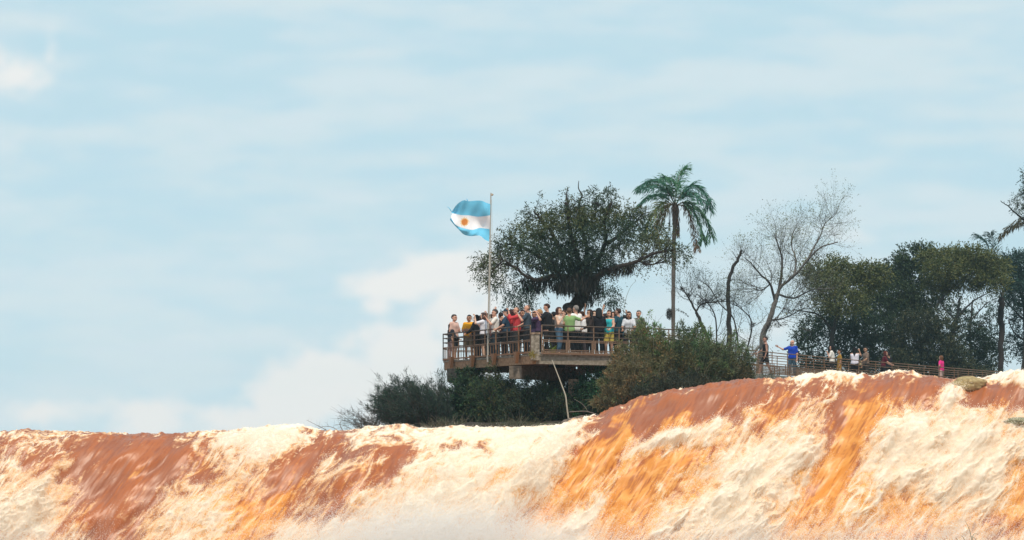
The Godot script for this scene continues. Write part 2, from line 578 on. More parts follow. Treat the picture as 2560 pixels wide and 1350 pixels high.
	for j in nv:
		var j0 := maxi(j - 1, 0) * nu
		var j1 := mini(j + 1, nv - 1) * nu
		for i in nu:
			var dx := pos[j * nu + mini(i + 1, nu - 1)] - pos[j * nu + maxi(i - 1, 0)]
			var dv := pos[j1 + i] - pos[j0 + i]
			nor[j * nu + i] = dv.cross(dx).normalized()
	# two skins of one sheet: glossy water and matt froth
	var arr_mesh := ArrayMesh.new()
	var mats := [StandardMaterial3D.new(), StandardMaterial3D.new()]
	for s in 2:
		var map := PackedInt32Array()
		map.resize(nu * nv)
		map.fill(-1)
		var sv := PackedVector3Array()
		var sn := PackedVector3Array()
		var sc := PackedColorArray()
		var si := PackedInt32Array()
		for j in nv - 1:
			for i in nu - 1:
				var k := j * nu + i
				var m := fo[k] + fo[k + 1] + fo[k + nu] + fo[k + nu + 1]
				if (m > 1.1) != (s == 1):
					continue
				for w in [k, k + 1, k + nu, k + nu + 1]:
					if map[w] < 0:
						map[w] = sv.size()
						sv.append(pos[w]); sn.append(nor[w]); sc.append(col[w])
				si.append(map[k]); si.append(map[k + 1]); si.append(map[k + nu])
				si.append(map[k + 1]); si.append(map[k + nu + 1]); si.append(map[k + nu])
		var arr := []
		arr.resize(Mesh.ARRAY_MAX)
		arr[Mesh.ARRAY_VERTEX] = sv
		arr[Mesh.ARRAY_NORMAL] = sn
		arr[Mesh.ARRAY_COLOR] = sc
		arr[Mesh.ARRAY_INDEX] = si
		arr_mesh.add_surface_from_arrays(Mesh.PRIMITIVE_TRIANGLES, arr)
		var mt: StandardMaterial3D = mats[s]
		mt.vertex_color_use_as_albedo = true
		mt.cull_mode = BaseMaterial3D.CULL_DISABLED
		mt.roughness = 0.43 if s == 0 else 0.9
		mt.metallic_specular = 0.5 if s == 0 else 0.2
		arr_mesh.surface_set_material(s, mt)
	structure("waterfall", arr_mesh, null)
	# flying drops over the froth
	var drop_mesh := SphereMesh.new()
	drop_mesh.radius = 1.0
	drop_mesh.height = 2.0
	drop_mesh.radial_segments = 5
	drop_mesh.rings = 2
	var buf := PackedFloat32Array()
	var cnt := 0
	for j in range(n_up - 14, n_up + n_face):
		for i in nu:
			var k := j * nu + i
			var crest := j < n_up + 14
			if rng.randf() > fo[k] * 1.15 - 0.1:
				continue
			for rep in (1 if crest else 3):
				var lift := -log(1.0 - rng.randf() * 0.99)
				if crest and rng.randf() < 0.55:
					continue
				var p := pos[k] + nor[k] * lift * (0.15 * clampf(nor[k].z * 1.5 - 0.15, 0.08, 1.0) if not crest else 0.015) + rv() * (0.05 if not crest else 0.03)
				var r := rng.randf_range(0.003, 0.0075)
				buf.append_array([r, 0.0, 0.0, p.x, 0.0, r * rng.randf_range(1.0, 2.2), 0.0, p.y, 0.0, 0.0, r, p.z])
				cnt += 1
	print("drops ", cnt)
	var mm := MultiMesh.new()
	mm.transform_format = MultiMesh.TRANSFORM_3D
	mm.mesh = drop_mesh
	mm.instance_count = cnt
	mm.buffer = buf
	var mi := MultiMeshInstance3D.new()
	mi.name = "spray"
	mi.multimesh = mm
	var dm := plain(Color(.95, .87, .76), 0.6)
	mi.material_override = dm
	add_child(mi)
	mi.set_meta("kind", "stuff")
	mi.set_meta("label", "cream spray drops flying off the falling water")
	mi.set_meta("category", "spray")
	# the wide river behind, out of sight below the lip
	var river := MB.new()
	river.quad(Vector3(-420, -0.4, -180), Vector3(420, -0.4, -180), Vector3(420, -0.4, -640), Vector3(-420, -0.4, -640), Color(.30, .12, .065), Vector3.UP)
	structure("river", river.mesh(), mats[0])
	# pool at the foot of the fall
	var pool := MB.new()
	pool.quad(Vector3(-300, -9.5, 60), Vector3(300, -9.5, 60), Vector3(300, -9.5, -100), Vector3(-300, -9.5, -100), Color(.55, .36, .22), Vector3.UP)
	structure("river_pool", pool.mesh(), mats[0])


func mist() -> void:
	# veils of the finest drops, hanging before the foot of the fall: px, py, distance, spread x, y, z, count
	var drop_mesh := SphereMesh.new()
	drop_mesh.radius = 1.0
	drop_mesh.height = 2.0
	drop_mesh.radial_segments = 4
	drop_mesh.rings = 1
	for s in [[1000, 1362, 85.2, 1.9, .55, .7, 190000], [1190, 1335, 85.6, 1.5, .55, .6, 90000], [1420, 1385, 85.0, 1.8, .5, .7, 60000], [40, 1390, 85.0, 1.6, .5, .7, 40000], [1850, 1385, 85.0, 2.0, .5, .7, 60000], [2300, 1375, 85.0, 2.2, .55, .7, 80000]]:
		var mid := at(s[0], s[1], s[2])
		var buf := PackedFloat32Array()
		buf.resize(int(s[6]) * 12)
		for k in int(s[6]):
			var r := rng.randf_range(0.004, 0.008)
			var p := mid + Vector3(rng.randfn() * s[3], rng.randfn() * s[4], rng.randfn() * s[5])
			var o := k * 12
			buf[o] = r; buf[o + 3] = p.x; buf[o + 5] = r; buf[o + 7] = p.y; buf[o + 10] = r; buf[o + 11] = p.z
		var mm := MultiMesh.new()
		mm.transform_format = MultiMesh.TRANSFORM_3D
		mm.mesh = drop_mesh
		mm.instance_count = int(s[6])
		mm.buffer = buf
		var mi := MultiMeshInstance3D.new()
		mi.name = numbered("mist")
		mi.multimesh = mm
		mi.material_override = plain(Color(.92, .92, .92), 0.6)
		add_child(mi)
		mi.set_meta("kind", "stuff")
		mi.set_meta("label", "pale mist drifting up before the falling water")
		mi.set_meta("category", "mist")
		mi.set_meta("group", "mist at the foot of the fall")


# ---------- viewing platform, walkway, flag ----------
const CORNER := Vector3(.77, DECK, -100.0)
const LEFT_END := Vector3(-2.63, DECK, -108.5)
const LEFT_BACK := Vector3(-2.1, DECK, -111.6)
const BACK := Vector3(2.6, DECK, -114.6)
const RIGHT := Vector3(6.67, DECK, -104.63)
const RIGHT_BACK := Vector3(7.5, DECK, -112.0)
const WALK := [Vector3(7.5, DECK, -112.0), Vector3(8.5, DECK, -119.0), Vector3(10.1, DECK, -126.0), Vector3(12.9, DECK, -133.0), Vector3(16.3, DECK, -140.5), Vector3(19.8, DECK, -148.0), Vector3(23.4, DECK, -155.5), Vector3(27.0, DECK, -163.0), Vector3(30.6, DECK, -170.0), Vector3(35.0, DECK, -178.0)]

var concrete: StandardMaterial3D
var rusty: StandardMaterial3D
var bark: StandardMaterial3D
var soil: StandardMaterial3D


func make_materials() -> void:
	concrete = grained(noise_tex(41, 0.012, Color(.62, .6, .56), Color(1, 1, 1)), 0.9, 0.92, 1.2)
	rusty = grained(noise_tex(42, 0.03, Color(.5, .42, .38), Color(1, 1, 1)), 2.5, 0.75, 0.3)
	bark = grained(noise_tex(43, 0.03, Color(.35, .33, .32), Color(1, 1, 1)), 1.6, 0.95, 3.0)
	soil = grained(noise_tex(44, 0.02, Color(.4, .4, .4), Color(1, 1, 1)), 0.6, 1.0, 4.0)


func prism(poly: Array, y0: float, y1: float, col: Color, side_cols := []) -> MB:
	# a level slab over a convex outline
	var mb := MB.new()
	var mid := Vector3.ZERO
	for p in poly:
		mid += p / poly.size()
	for i in poly.size():
		var a: Vector3 = poly[i]
		var b: Vector3 = poly[(i + 1) % poly.size()]
		var out := ((a + b) * 0.5 - mid) * Vector3(1, 0, 1)
		var sc: Color = side_cols[i] if side_cols.size() > i else col
		mb.quad(Vector3(a.x, y0, a.z), Vector3(b.x, y0, b.z), Vector3(b.x, y1, b.z), Vector3(a.x, y1, a.z), sc, out)
	for i in range(1, poly.size() - 1):
		for s in 2:
			var y := y0 if s == 0 else y1
			var a := Vector3(poly[0].x, y, poly[0].z)
			var b := Vector3(poly[i].x, y, poly[i].z)
			var d := Vector3(poly[i + 1].x, y, poly[i + 1].z)
			mb.quad(a, b, d, d, col, Vector3.UP * (1.0 if s == 1 else -1.0))
	return mb


func bar(a: Vector3, b: Vector3, r: float, col: Color, sides := 6) -> MB:
	var mb := MB.new()
	mb.tube(PackedVector3Array([a, (a + b) * 0.5, b]), PackedFloat32Array([r, r, r]), sides, col, true)
	return mb


func plank(a: Vector3, b: Vector3, w: float, h: float, col: Color) -> MB:
	var mb := MB.new()
	mb.beam(a, b, w, h, col)
	return mb


func railing(label: String, line: Array, style: String, spacing: float) -> void:
	var start: Vector3 = line[0]
	var r := thing("guard_railing", label, "railing", start, "railings round the platform and walkway")
	var steel := lin(.36, .25, .17)
	var dark := lin(.17, .135, .11)
	var orange := lin(.44, .25, .13)
	if style == "walk":
		steel = lin(.40, .25, .145)
	for s in line.size() - 1:
		var a: Vector3 = line[s]
		var b: Vector3 = line[s + 1]
		var run := a.distance_to(b)
		var dir := (b - a) / run
		var side := dir.cross(Vector3.UP)
		var bays := maxi(1, roundi(run / spacing))
		# full length rails
		var rails := [1.02, .86, .69, .50]
		if style == "right":
			rails = [1.02, .80, .64]
		elif style == "walk":
			rails = [1.04, .80, .54]
		for i in rails.size():
			var h: float = rails[i]
			var wob := rng.randf_range(-0.008, 0.008)
			part(r, "rail", bar(a + Vector3(0, h + wob, 0), b + Vector3(0, h - wob, 0), 0.024 if i == 0 else 0.018, dark if i < 3 and style != "walk" else steel), rusty)
		for i in bays + 1:
			if i == bays and s < line.size() - 2:
				continue
			var p := a + dir * run * i / bays
			var heavy := style == "left" and i % 2 == 1
			var w := 0.062 if heavy else 0.04
			var post := part(r, "post", plank(p + Vector3(0, -0.12 if heavy else 0.0, 0), p + Vector3(0, 1.03, 0), w, w * 0.7, steel if not heavy else orange.lerp(steel, .4)), rusty)
			if heavy:
				# gusset plate and bracket on the face of the slab
				var g := MB.new()
				var o := p - side * 0.05
				if (o - Vector3(1.5, DECK, -107)).length() < (p - Vector3(1.5, DECK, -107)).length():
					o = p + side * 0.05
				var out := (o - p).normalized()
				var q := p + out * 0.03
				g.quad(q + dir * .16 + Vector3(0, .12, 0), q - dir * .16 + Vector3(0, .12, 0), q - dir * .03 + Vector3(0, -.30, 0), q + dir * .03 + Vector3(0, -.30, 0), orange, out)
				g.quad(q + dir * .16 + Vector3(0, .12, 0), q + dir * .03 + Vector3(0, -.30, 0), q + dir * .03 + Vector3(0, -.30, 0) + out * .12, q + dir * .16 + Vector3(0, .12, 0) + out * .12, orange, dir)
				g.quad(q - dir * .16 + Vector3(0, .12, 0), q - dir * .03 + Vector3(0, -.30, 0), q - dir * .03 + Vector3(0, -.30, 0) + out * .12, q - dir * .16 + Vector3(0, .12, 0) + out * .12, orange, -dir)
				g.quad(q + dir * .16 + Vector3(0, .12, 0) + out * .12, q - dir * .16 + Vector3(0, .12, 0) + out * .12, q - dir * .03 + Vector3(0, -.30, 0) + out * .12, q + dir * .03 + Vector3(0, -.30, 0) + out * .12, orange.lerp(dark, .2), out)
				part(post, "bracket", g, rusty)
			if i == bays:
				continue
			var p2 := a + dir * run * (i + 1) / bays
			# lower panel of each bay
			if style == "right":
				var i0 := p + dir * 0.07
				var i1 := p2 - dir * 0.07
				for h in [.10, .155, .455, .51]:
					part(r, "panel_bar", plank(i0 + Vector3(0, h, 0), i1 + Vector3(0, h, 0), .03, .032, steel), rusty)
				for e in [i0, i1]:
					part(r, "panel_bar", plank(e + Vector3(0, .085, 0), e + Vector3(0, .525, 0), .05, .03, steel), rusty)
				part(r, "toe_board", plank(p + Vector3(0, .035, 0), p2 + Vector3(0, .035, 0), .03, .07, steel.lerp(orange, .3)), rusty)
			elif style == "walk":
				for h in [.09, .16, .23, .30, .37, .44]:
					part(r, "slat", plank(p + Vector3(0, h, 0), p2 + Vector3(0, h, 0), .016, .034, steel), rusty)
				for e in [.12, .88]:
					var m := p.lerp(p2, e)
					part(r, "panel_bar", plank(m + Vector3(0, .04, 0), m + Vector3(0, .52, 0), .04, .03, steel), rusty)
			else:
				part(r, "panel_bar", plank(p + Vector3(0, .06, 0), p2 + Vector3(0, .06, 0), .05, .05, orange), rusty)
				part(r, "panel_bar", plank(p + Vector3(0, .455, 0), p2 + Vector3(0, .455, 0), .02, .03, orange.lerp(dark, .4)), rusty)
				for e in 3:
					var m := p.lerp(p2, (e + 1) / 4.0)
					part(r, "baluster", plank(m + Vector3(0, .07, 0), m + Vector3(0, .46, 0), .022, .022, orange.lerp(dark, .35)), rusty)


func build_platform() -> void:
	var pf := thing("viewing_platform", "raised concrete viewing platform crowded with visitors above the falls", "platform", CORNER)
	var grey := lin(.40, .36, .30)
	var brown := lin(.50, .31, .19)  # stain brown, brightened to carry the sun on the long side
	var poly := [CORNER, LEFT_END, LEFT_BACK, BACK, RIGHT_BACK, RIGHT]
	part(pf, "deck", prism(poly, DECK - .06, DECK, grey), concrete)
	# the edge beams under the deck
	var mid := Vector3(2.2, DECK, -107)
	for i in poly.size():
		var a: Vector3 = poly[i]
		var b: Vector3 = poly[(i + 1) % poly.size()]
		var ins := (mid - (a + b) * 0.5) * Vector3(1, 0, 1)
		ins = ins.normalized() * 0.16
		var d := (b - a).normalized()
		part(pf, "edge_beam", plank(a + ins + d * .17 + Vector3(0, -.205, 0), b + ins - d * .17 + Vector3(0, -.205, 0), .26, .28, brown if i == 0 else grey), concrete, "rust stained edge beam with sunlit warmth in its colour" if i == 0 else "")
	# block at the corner of the rail
	var block := part(pf, "corner_block", plank(CORNER + Vector3(.05, -.22, -.14), CORNER + Vector3(.05, .70, -.14), .30, .26, lin(.37, .33, .29)), concrete)
	part(block, "block_cap", plank(CORNER + Vector3(.05, .70, -.14), CORNER + Vector3(.05, .76, -.14), .36, .32, lin(.34, .25, .19)), concrete)
	# cross beams and columns under the deck
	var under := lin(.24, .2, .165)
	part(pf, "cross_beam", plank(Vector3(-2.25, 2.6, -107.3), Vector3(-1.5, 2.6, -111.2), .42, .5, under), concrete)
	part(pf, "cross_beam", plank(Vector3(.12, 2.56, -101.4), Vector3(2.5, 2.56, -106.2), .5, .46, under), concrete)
	for p in [Vector3(2.22, 0, -102.4), Vector3(4.6, 0, -105.3), Vector3(-.2, 0, -108.4), Vector3(3.6, 0, -109.9)]:
		part(pf, "column", plank(Vector3(p.x, -.3, p.z), Vector3(p.x, 2.34, p.z), .38, .38, lin(.42, .32, .24)), concrete)
	railing("rust brown railing with brackets along the platform's long side by the flagpole", [CORNER + Vector3(-.12, 0, -.2), LEFT_END], "left", 1.15)
	railing("brown railing with framed lower panels on the platform side near the big bush", [CORNER + Vector3(.28, 0, -.12), RIGHT], "right", 1.25)
	railing("dark railing closing the narrow far end of the platform", [LEFT_END, LEFT_BACK], "left", 1.05)
	railing("railing behind the crowd at the back of the platform", [LEFT_BACK, BACK], "left", 1.3)
	# walkway
	var wk := thing("walkway", "long concrete footbridge leading off from the platform towards the forest", "walkway", WALK[0])
	var far := []
	for i in WALK.size():
		var d: Vector3 = (WALK[mini(i + 1, WALK.size() - 1)] - WALK[maxi(i - 1, 0)]).normalized()
		far.append(WALK[i] + d.cross(Vector3.UP) * -1.45)
	for i in WALK.size() - 1:
		part(wk, "deck_panel", prism([WALK[i], WALK[i + 1], far[i + 1], far[i]], DECK - .1, DECK - .002, grey), concrete)
		part(wk, "girder", plank(WALK[i] + Vector3(0, -.27, 0), WALK[i + 1] + Vector3(0, -.27, 0), .14, .34, lin(.42, .40, .38)), concrete)
		part(wk, "girder", plank(far[i] + Vector3(0, -.27, 0), far[i + 1] + Vector3(0, -.27, 0), .14, .34, lin(.42, .40, .38)), concrete)
		var m: Vector3 = (WALK[i] + far[i]) * 0.5
		part(wk, "pier", plank(Vector3(m.x, -.3, m.z), Vector3(m.x, DECK - .42, m.z), .4, .4, under), concrete)
	railing("slatted brown railing on the near side of the footbridge", WALK, "walk", 2.4)
	railing("slatted brown railing on the far side of the footbridge", far, "walk", 2.4)


func build_flag() -> void:
	var d := 104.05
	var foot := at(1219.5, 905, d)
	foot.z += 0.0
	var top := at(1227.3, 482, d)
	var fp := thing("flagpole", "thin grey flagpole rising from the platform railing with a flag on it", "flagpole", foot)
	var pole := MB.new()
	var pts := PackedVector3Array()
	for i in 9:
		pts.append(foot.lerp(top, i / 8.0))
	pole.tube(pts, taper(9, .042, .022), 8, Color.WHITE, true)
	var pole_o := part(fp, "pole", pole, plain(lin(.42, .40, .36), .5, .3))
	var knob := MB.new()
	knob.tube(PackedVector3Array([top + Vector3(.02, -.10, 0), top + Vector3(.06, -.06, 0), top + Vector3(.03, -.03, 0)]), PackedFloat32Array([.03, .05, .02]), 7, Color.WHITE, true)
	part(pole_o, "pulley", knob, plain(lin(.45, .36, .28), .6))
	for h in [.20, .86]:
		var q := foot.lerp(top, (DECK + h - foot.y) / (top.y - foot.y))
		part(pole_o, "clamp", plank(q + Vector3(-.06, 0, -.06), q + Vector3(.07, 0, -.06), .16, .05, lin(.25, .2, .16)), rusty)
	var rope := MB.new()
	var rp := PackedVector3Array()
	for i in 9:
		rp.append(foot.lerp(top, .12 + .84 * i / 8.0) + Vector3(.05 + .02 * sin(i * 1.3), 0, .04))
	rope.tube(rp, taper(9, .006, .006), 4, Color.WHITE)
	part(fp, "halyard", rope, plain(lin(.5, .48, .44), .9))
	# the flag: four curves (top hem, two stripe seams, bottom hem) from hoist to fly
	var hoist := at(1225.5, 510, d)
	var fl := thing("flag", "light blue and white striped flag with an orange sun, waving in the wind", "flag", hoist)
	var rows := [
		[[1226, 510], [1217, 508], [1205, 503], [1190, 502], [1171, 503], [1160, 501], [1148, 506], [1138, 515], [1128, 528]],
		[[1225.3, 538], [1213, 540], [1197, 541], [1184, 539], [1170, 537], [1157, 536.5], [1146, 535], [1138, 532], [1129, 531]],
		[[1224.3, 574], [1213, 571.5], [1200, 570], [1190, 573], [1180, 575.5], [1165, 573], [1150, 568], [1137, 560], [1127, 543]],
		[[1222.5, 604], [1212, 599], [1201, 590], [1190, 589.5], [1177, 590.5], [1160, 586], [1147, 574], [1136, 562], [1124.5, 548]]]
	var cs := []
	for r in rows:
		var p := []
		for q in r:
			p.append(at(q[0], q[1], d))
		cs.append(curve(p, 12))
	var ns: int = cs[0].size()
	var nv := 61
	var mb := MB.new()
	var blue := lin(.17, .56, .82)
	var white := lin(.84, .85, .90)
	var sun_at := at(1161.5, 554.5, d)
	for j in nv:
		var v := 3.0 * j / (nv - 1)
		var k := mini(int(v), 2)
		for i in ns:
			var s := float(i) / (ns - 1)
			var p: Vector3 = cs[k][i].lerp(cs[k + 1][i], v - k)
			var flat := p
			var fold := 0.08 * sin(s * 11.0 + v * 1.3) * s * 0.9 + 0.03 * sin(s * 23.0 - v * 3.0) * (0.3 + s) + 0.09 * sin(v * 2.2 + s * 4.0)
			fold += 0.10 * exp(-pow((s - 0.12) * 7.0 + (v - 0.7) * 0.8, 2.0)) - 0.30 * pow(s, 5.0)
			p.z += fold - 0.02
			mb.v.append(p)
			var col := white if (v > 1.0 and v < 2.0) else blue
			var o := flat - sun_at
			var r := Vector2(o.x, o.y).length()
			var an := atan2(o.y, o.x)
			var ray := 0.125 + 0.055 * (0.5 + 0.5 * cos(an * 16.0))
			if r < 0.115:
				col = lin(.62, .22, .06)
			elif r < ray:
				col = lin(.78, .50, .20)
			mb.c.append(col)
			mb.n.append(Vector3.BACK)
	for j in nv - 1:
		for i in ns - 1:
			var k := j * ns + i
			mb.ix.append_array([k, k + ns, k + 1, k + 1, k + ns, k + ns + 1])
	mb.smooth()
	var cloth_o := part(fl, "cloth", mb, tinted(.85, Color(.5, .5, .5), .3))
	# frayed threads at the fly
	for q in [[[1129, 529], [1122, 519], [1117, 517]], [[1170, 503], [1167, 498], [1165, 497]]]:
		var th := MB.new()
		th.tube(curve([at(q[0][0], q[0][1], d + .2), at(q[1][0], q[1][1], d + .2), at(q[2][0], q[2][1], d + .25)], 4), taper(9, .02, .004), 4, blue)
		part(cloth_o, "frayed_thread", th, tinted(.85))


# ---------- plants ----------
func spray_of(mb: MB, p: Vector3, dir: Vector3, length: float, nl: int, ll: float, lw: float, droop: float, c0: Color, c1: Color) -> void:
	for i in nl:
		var t := (i + rng.randf()) / nl
		var q := p + dir * length * t + Vector3(0, -droop * t * t * length, 0)
		var ld := (dir * 0.55 + rv() * 0.85 + Vector3(0, -droop * 0.7, 0)).normalized()
		var sd := ld.cross(rv()).normalized() * lw * 0.5 * rng.randf_range(.7, 1.2)
		mb.leaf(q, ld * ll * rng.randf_range(.65, 1.25), sd, c0.lerp(c1, rng.randf()))


func clump(mb: MB, tw: MB, p: Vector3, rad: Vector3, n: int, nl: int, ll: float, lw: float, droop: float, c0: Color, c1: Color) -> void:
	for k in n:
		var o := rv()
		while o.length_squared() > 1.0 or o.length_squared() < 0.02:
			o = rv()
		var s := p + o * rad * 0.9
		var dir := (o.normalized() * 0.8 + rv() * 0.6 + Vector3(0, 0.15 - droop * 0.6, 0)).normalized()
		var length := rng.randf_range(.6, 1.3) * ll * 3.6
		spray_of(mb, s, dir, length, nl, ll, lw, droop, c0, c1)
		if tw:
			var sd := dir.cross(rv()).normalized() * 0.007
			tw.leaf(s - dir * length * 0.3, dir * length * 1.1 + Vector3(0, -droop * .5 * length, 0), sd, Color(.055, .045, .036))


func sub_branches(tw: MB, line: PackedVector3Array, r: float, n: int, length: float, level: int, lift: float, col: Color, tips: Array, from := 0.25) -> void:
	var m := line.size()
	for k in n:
		var t := lerpf(from, 1.0, (k + rng.randf()) / n)
		var i := mini(int(t * (m - 1)), m - 2)
		var p := line[i].lerp(line[i + 1], t * (m - 1) - i)
		var along := (line[i + 1] - line[i]).normalized()
		var d := (along * 0.7 + rv() * 0.9 + Vector3(0, lift, 0)).normalized()
		var l := length * rng.randf_range(.6, 1.25) * (1.15 - 0.5 * t)
		var q := p + d * l * .5 + rv() * l * .12
		var e := p + d * l + Vector3(0, lift * l * .25, 0) + rv() * l * .18
		var cv := curve([p, q, e], 3)
		var rr := r * (1.0 - 0.5 * t)
		tw.tube(cv, taper(cv.size(), rr, rr * 0.3), 4 if level > 1 else 3, col)
		if level > 1:
			sub_branches(tw, cv, rr * .55, maxi(3, n / 2 + 1), length * .55, level - 1, lift, col, tips, 0.3)
		else:
			tips.append([e, d])


func tree_limb(tb: MB, pts: Array, d: float, r0: float, r1: float, sides := 7, col := Color.WHITE) -> PackedVector3Array:
	# pts: [px, py, offset in depth]
	var w := []
	for p in pts:
		w.append(at(p[0], p[1], d + (p[2] if p.size() > 2 else 0.0)))
	var cv := curve(w, 5)
	for i in range(1, cv.size() - 1):
		cv[i] += rv() * r1 * .6
	tb.tube(cv, taper(cv.size(), r0, r1, .8), sides, col)
	return cv


func big_tree() -> void:
	var d := 112.0
	var base := at(1392, 930, d)
	var t := thing("spreading_tree", "wide spreading tree with hanging epiphytes behind the crowded platform", "tree", base)
	var tb := MB.new()
	var col := Color(.085, .07, .06)
	tree_limb(tb, [[1385, 960], [1398, 880], [1415, 812], [1432, 775], [1450, 742], [1458, 705], [1455, 670]], d, .36, .24, 12, col)
	var limbs := []
	limbs.append(tree_limb(tb, [[1452, 730], [1425, 700, -.3], [1385, 690, -.6], [1345, 700, -.9], [1315, 690, -1.1], [1290, 668, -1.3], [1262, 660, -1.5]], d, .13, .04, 7, col))
	limbs.append(tree_limb(tb, [[1455, 710], [1430, 660, .2], [1398, 622, .5], [1378, 580, .8], [1352, 548, 1.0], [1335, 528, 1.1]], d, .13, .035, 7, col))
	limbs.append(tree_limb(tb, [[1455, 690], [1440, 630, -.2], [1425, 575, -.4], [1420, 535, -.5], [1413, 505, -.5]], d, .13, .04, 7, col))
	limbs.append(tree_limb(tb, [[1460, 690], [1468, 620, .5], [1450, 560, .8], [1447, 520, .9]], d, .12, .04, 7, col))
	limbs.append(tree_limb(tb, [[1465, 695], [1500, 640, .3], [1515, 600, .2], [1512, 550, 0], [1530, 505, -.1]], d, .13, .035, 7, col))
	limbs.append(tree_limb(tb, [[1465, 715], [1510, 680, -.4], [1555, 665, -.8], [1595, 652, -1.0], [1640, 632, -1.1], [1685, 625, -1.2]], d, .14, .03, 7, col))
	limbs.append(tree_limb(tb, [[1400, 690, -.6], [1360, 650, -.2], [1320, 625, .2], [1290, 610, .3], [1262, 614, .4]], d, .10, .03, 6, col))
	limbs.append(tree_limb(tb, [[1515, 610, .2], [1545, 590, .8], [1580, 560, 1.2], [1605, 545, 1.3]], d, .09, .03, 6, col))
	limbs.append(tree_limb(tb, [[1290, 672, -1.3], [1262, 652, -1.6], [1245, 664, -1.7], [1230, 680, -1.8]], d, .05, .015, 5, col))
	limbs.append(tree_limb(tb, [[1595, 652, -1.0], [1625, 662, -1.0], [1655, 655, -1.1]], d, .05, .02, 5, col))
	# bare dead tops
	tree_limb(tb, [[1424, 540, -.5], [1420, 515, -.5], [1416, 490, -.5], [1420, 468, -.45]], d, .055, .012, 5, col)
	tree_limb(tb, [[1417, 492, -.5], [1411, 480, -.5]], d, .03, .008, 5, col)
	tree_limb(tb, [[1447, 530, .9], [1449, 505, .9], [1455, 487, .9], [1446, 470, .9], [1447, 452, .9]], d, .06, .012, 5, col)
	tree_limb(tb, [[1449, 508, .9], [1435, 500, .8], [1425, 490, .8]], d, .03, .008, 5, col)
	part(t, "trunk", tb, bark)
	var tw := MB.new()
	var tips := []
	for l in limbs:
		sub_branches(tw, l, .032, 10, .95, 2, .25, Color(.075, .065, .055), tips)
	part(t, "branch", tw, bark)
	var lb := MB.new()
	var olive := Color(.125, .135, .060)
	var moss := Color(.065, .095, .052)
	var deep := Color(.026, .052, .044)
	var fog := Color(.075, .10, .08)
	for e in tips:
		spray_of(lb, e[0] - e[1] * .2, (e[1] + Vector3(0, -.25, 0)).normalized(), .40, 6, .12, .040, .55, olive, deep)
	# px, py, rx, ry, sprays, shade
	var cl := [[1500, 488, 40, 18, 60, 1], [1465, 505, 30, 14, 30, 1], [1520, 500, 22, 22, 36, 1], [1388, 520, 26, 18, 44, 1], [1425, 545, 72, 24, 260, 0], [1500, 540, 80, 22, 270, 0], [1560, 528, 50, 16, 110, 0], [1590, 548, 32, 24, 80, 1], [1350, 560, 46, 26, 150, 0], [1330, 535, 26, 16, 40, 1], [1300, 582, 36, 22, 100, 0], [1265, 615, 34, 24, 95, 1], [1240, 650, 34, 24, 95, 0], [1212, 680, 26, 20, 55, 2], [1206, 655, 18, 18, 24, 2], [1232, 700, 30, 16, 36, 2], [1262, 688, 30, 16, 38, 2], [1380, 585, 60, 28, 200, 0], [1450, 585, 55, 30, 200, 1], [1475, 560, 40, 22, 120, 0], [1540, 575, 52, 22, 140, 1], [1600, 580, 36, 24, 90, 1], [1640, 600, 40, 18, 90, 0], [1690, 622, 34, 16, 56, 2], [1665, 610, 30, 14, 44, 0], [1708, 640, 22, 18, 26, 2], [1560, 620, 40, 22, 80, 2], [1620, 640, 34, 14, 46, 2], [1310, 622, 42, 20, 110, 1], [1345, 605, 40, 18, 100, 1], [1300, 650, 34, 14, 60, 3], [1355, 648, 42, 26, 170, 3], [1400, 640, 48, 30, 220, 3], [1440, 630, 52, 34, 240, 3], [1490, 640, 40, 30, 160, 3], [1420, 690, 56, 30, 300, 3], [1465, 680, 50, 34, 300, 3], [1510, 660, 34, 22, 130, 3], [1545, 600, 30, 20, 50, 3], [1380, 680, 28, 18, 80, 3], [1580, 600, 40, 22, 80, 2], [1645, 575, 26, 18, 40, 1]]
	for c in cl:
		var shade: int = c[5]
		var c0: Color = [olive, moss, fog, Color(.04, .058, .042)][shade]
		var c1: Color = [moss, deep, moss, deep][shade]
		var z := rng.randf_range(-1.1, 1.1)
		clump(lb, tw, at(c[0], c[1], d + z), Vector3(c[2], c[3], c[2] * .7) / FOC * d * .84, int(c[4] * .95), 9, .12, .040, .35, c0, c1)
	# weeping ends below the crown
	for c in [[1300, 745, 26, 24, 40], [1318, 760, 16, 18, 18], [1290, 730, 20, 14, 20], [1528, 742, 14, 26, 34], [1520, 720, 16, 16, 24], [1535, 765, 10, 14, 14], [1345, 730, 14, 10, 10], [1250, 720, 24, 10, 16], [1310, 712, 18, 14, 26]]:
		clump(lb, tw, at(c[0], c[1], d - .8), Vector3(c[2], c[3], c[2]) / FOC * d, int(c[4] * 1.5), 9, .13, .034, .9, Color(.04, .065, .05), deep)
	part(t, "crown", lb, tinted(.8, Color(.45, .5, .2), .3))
	# shaggy dark masses of epiphytes and hanging roots
	var ep := MB.new()
	var shag := [[1345, 705, 42, 16, 420, .30], [1330, 720, 24, 12, 200, .24], [1310, 700, 14, 12, 90, .2], [1545, 668, 46, 13, 420, .3], [1575, 660, 20, 8, 120, .22], [1618, 652, 12, 7, 60, .18], [1435, 708, 54, 20, 620, .38], [1478, 715, 36, 26, 480, .4], [1410, 712, 34, 12, 240, .36], [1468, 748, 18, 14, 160, .28], [1450, 690, 56, 22, 420, .35], [1360, 665, 24, 10, 120, .2], [1490, 508, 12, 9, 90, .16], [1415, 525, 14, 8, 60, .18], [1450, 518, 14, 9, 80, .18]]
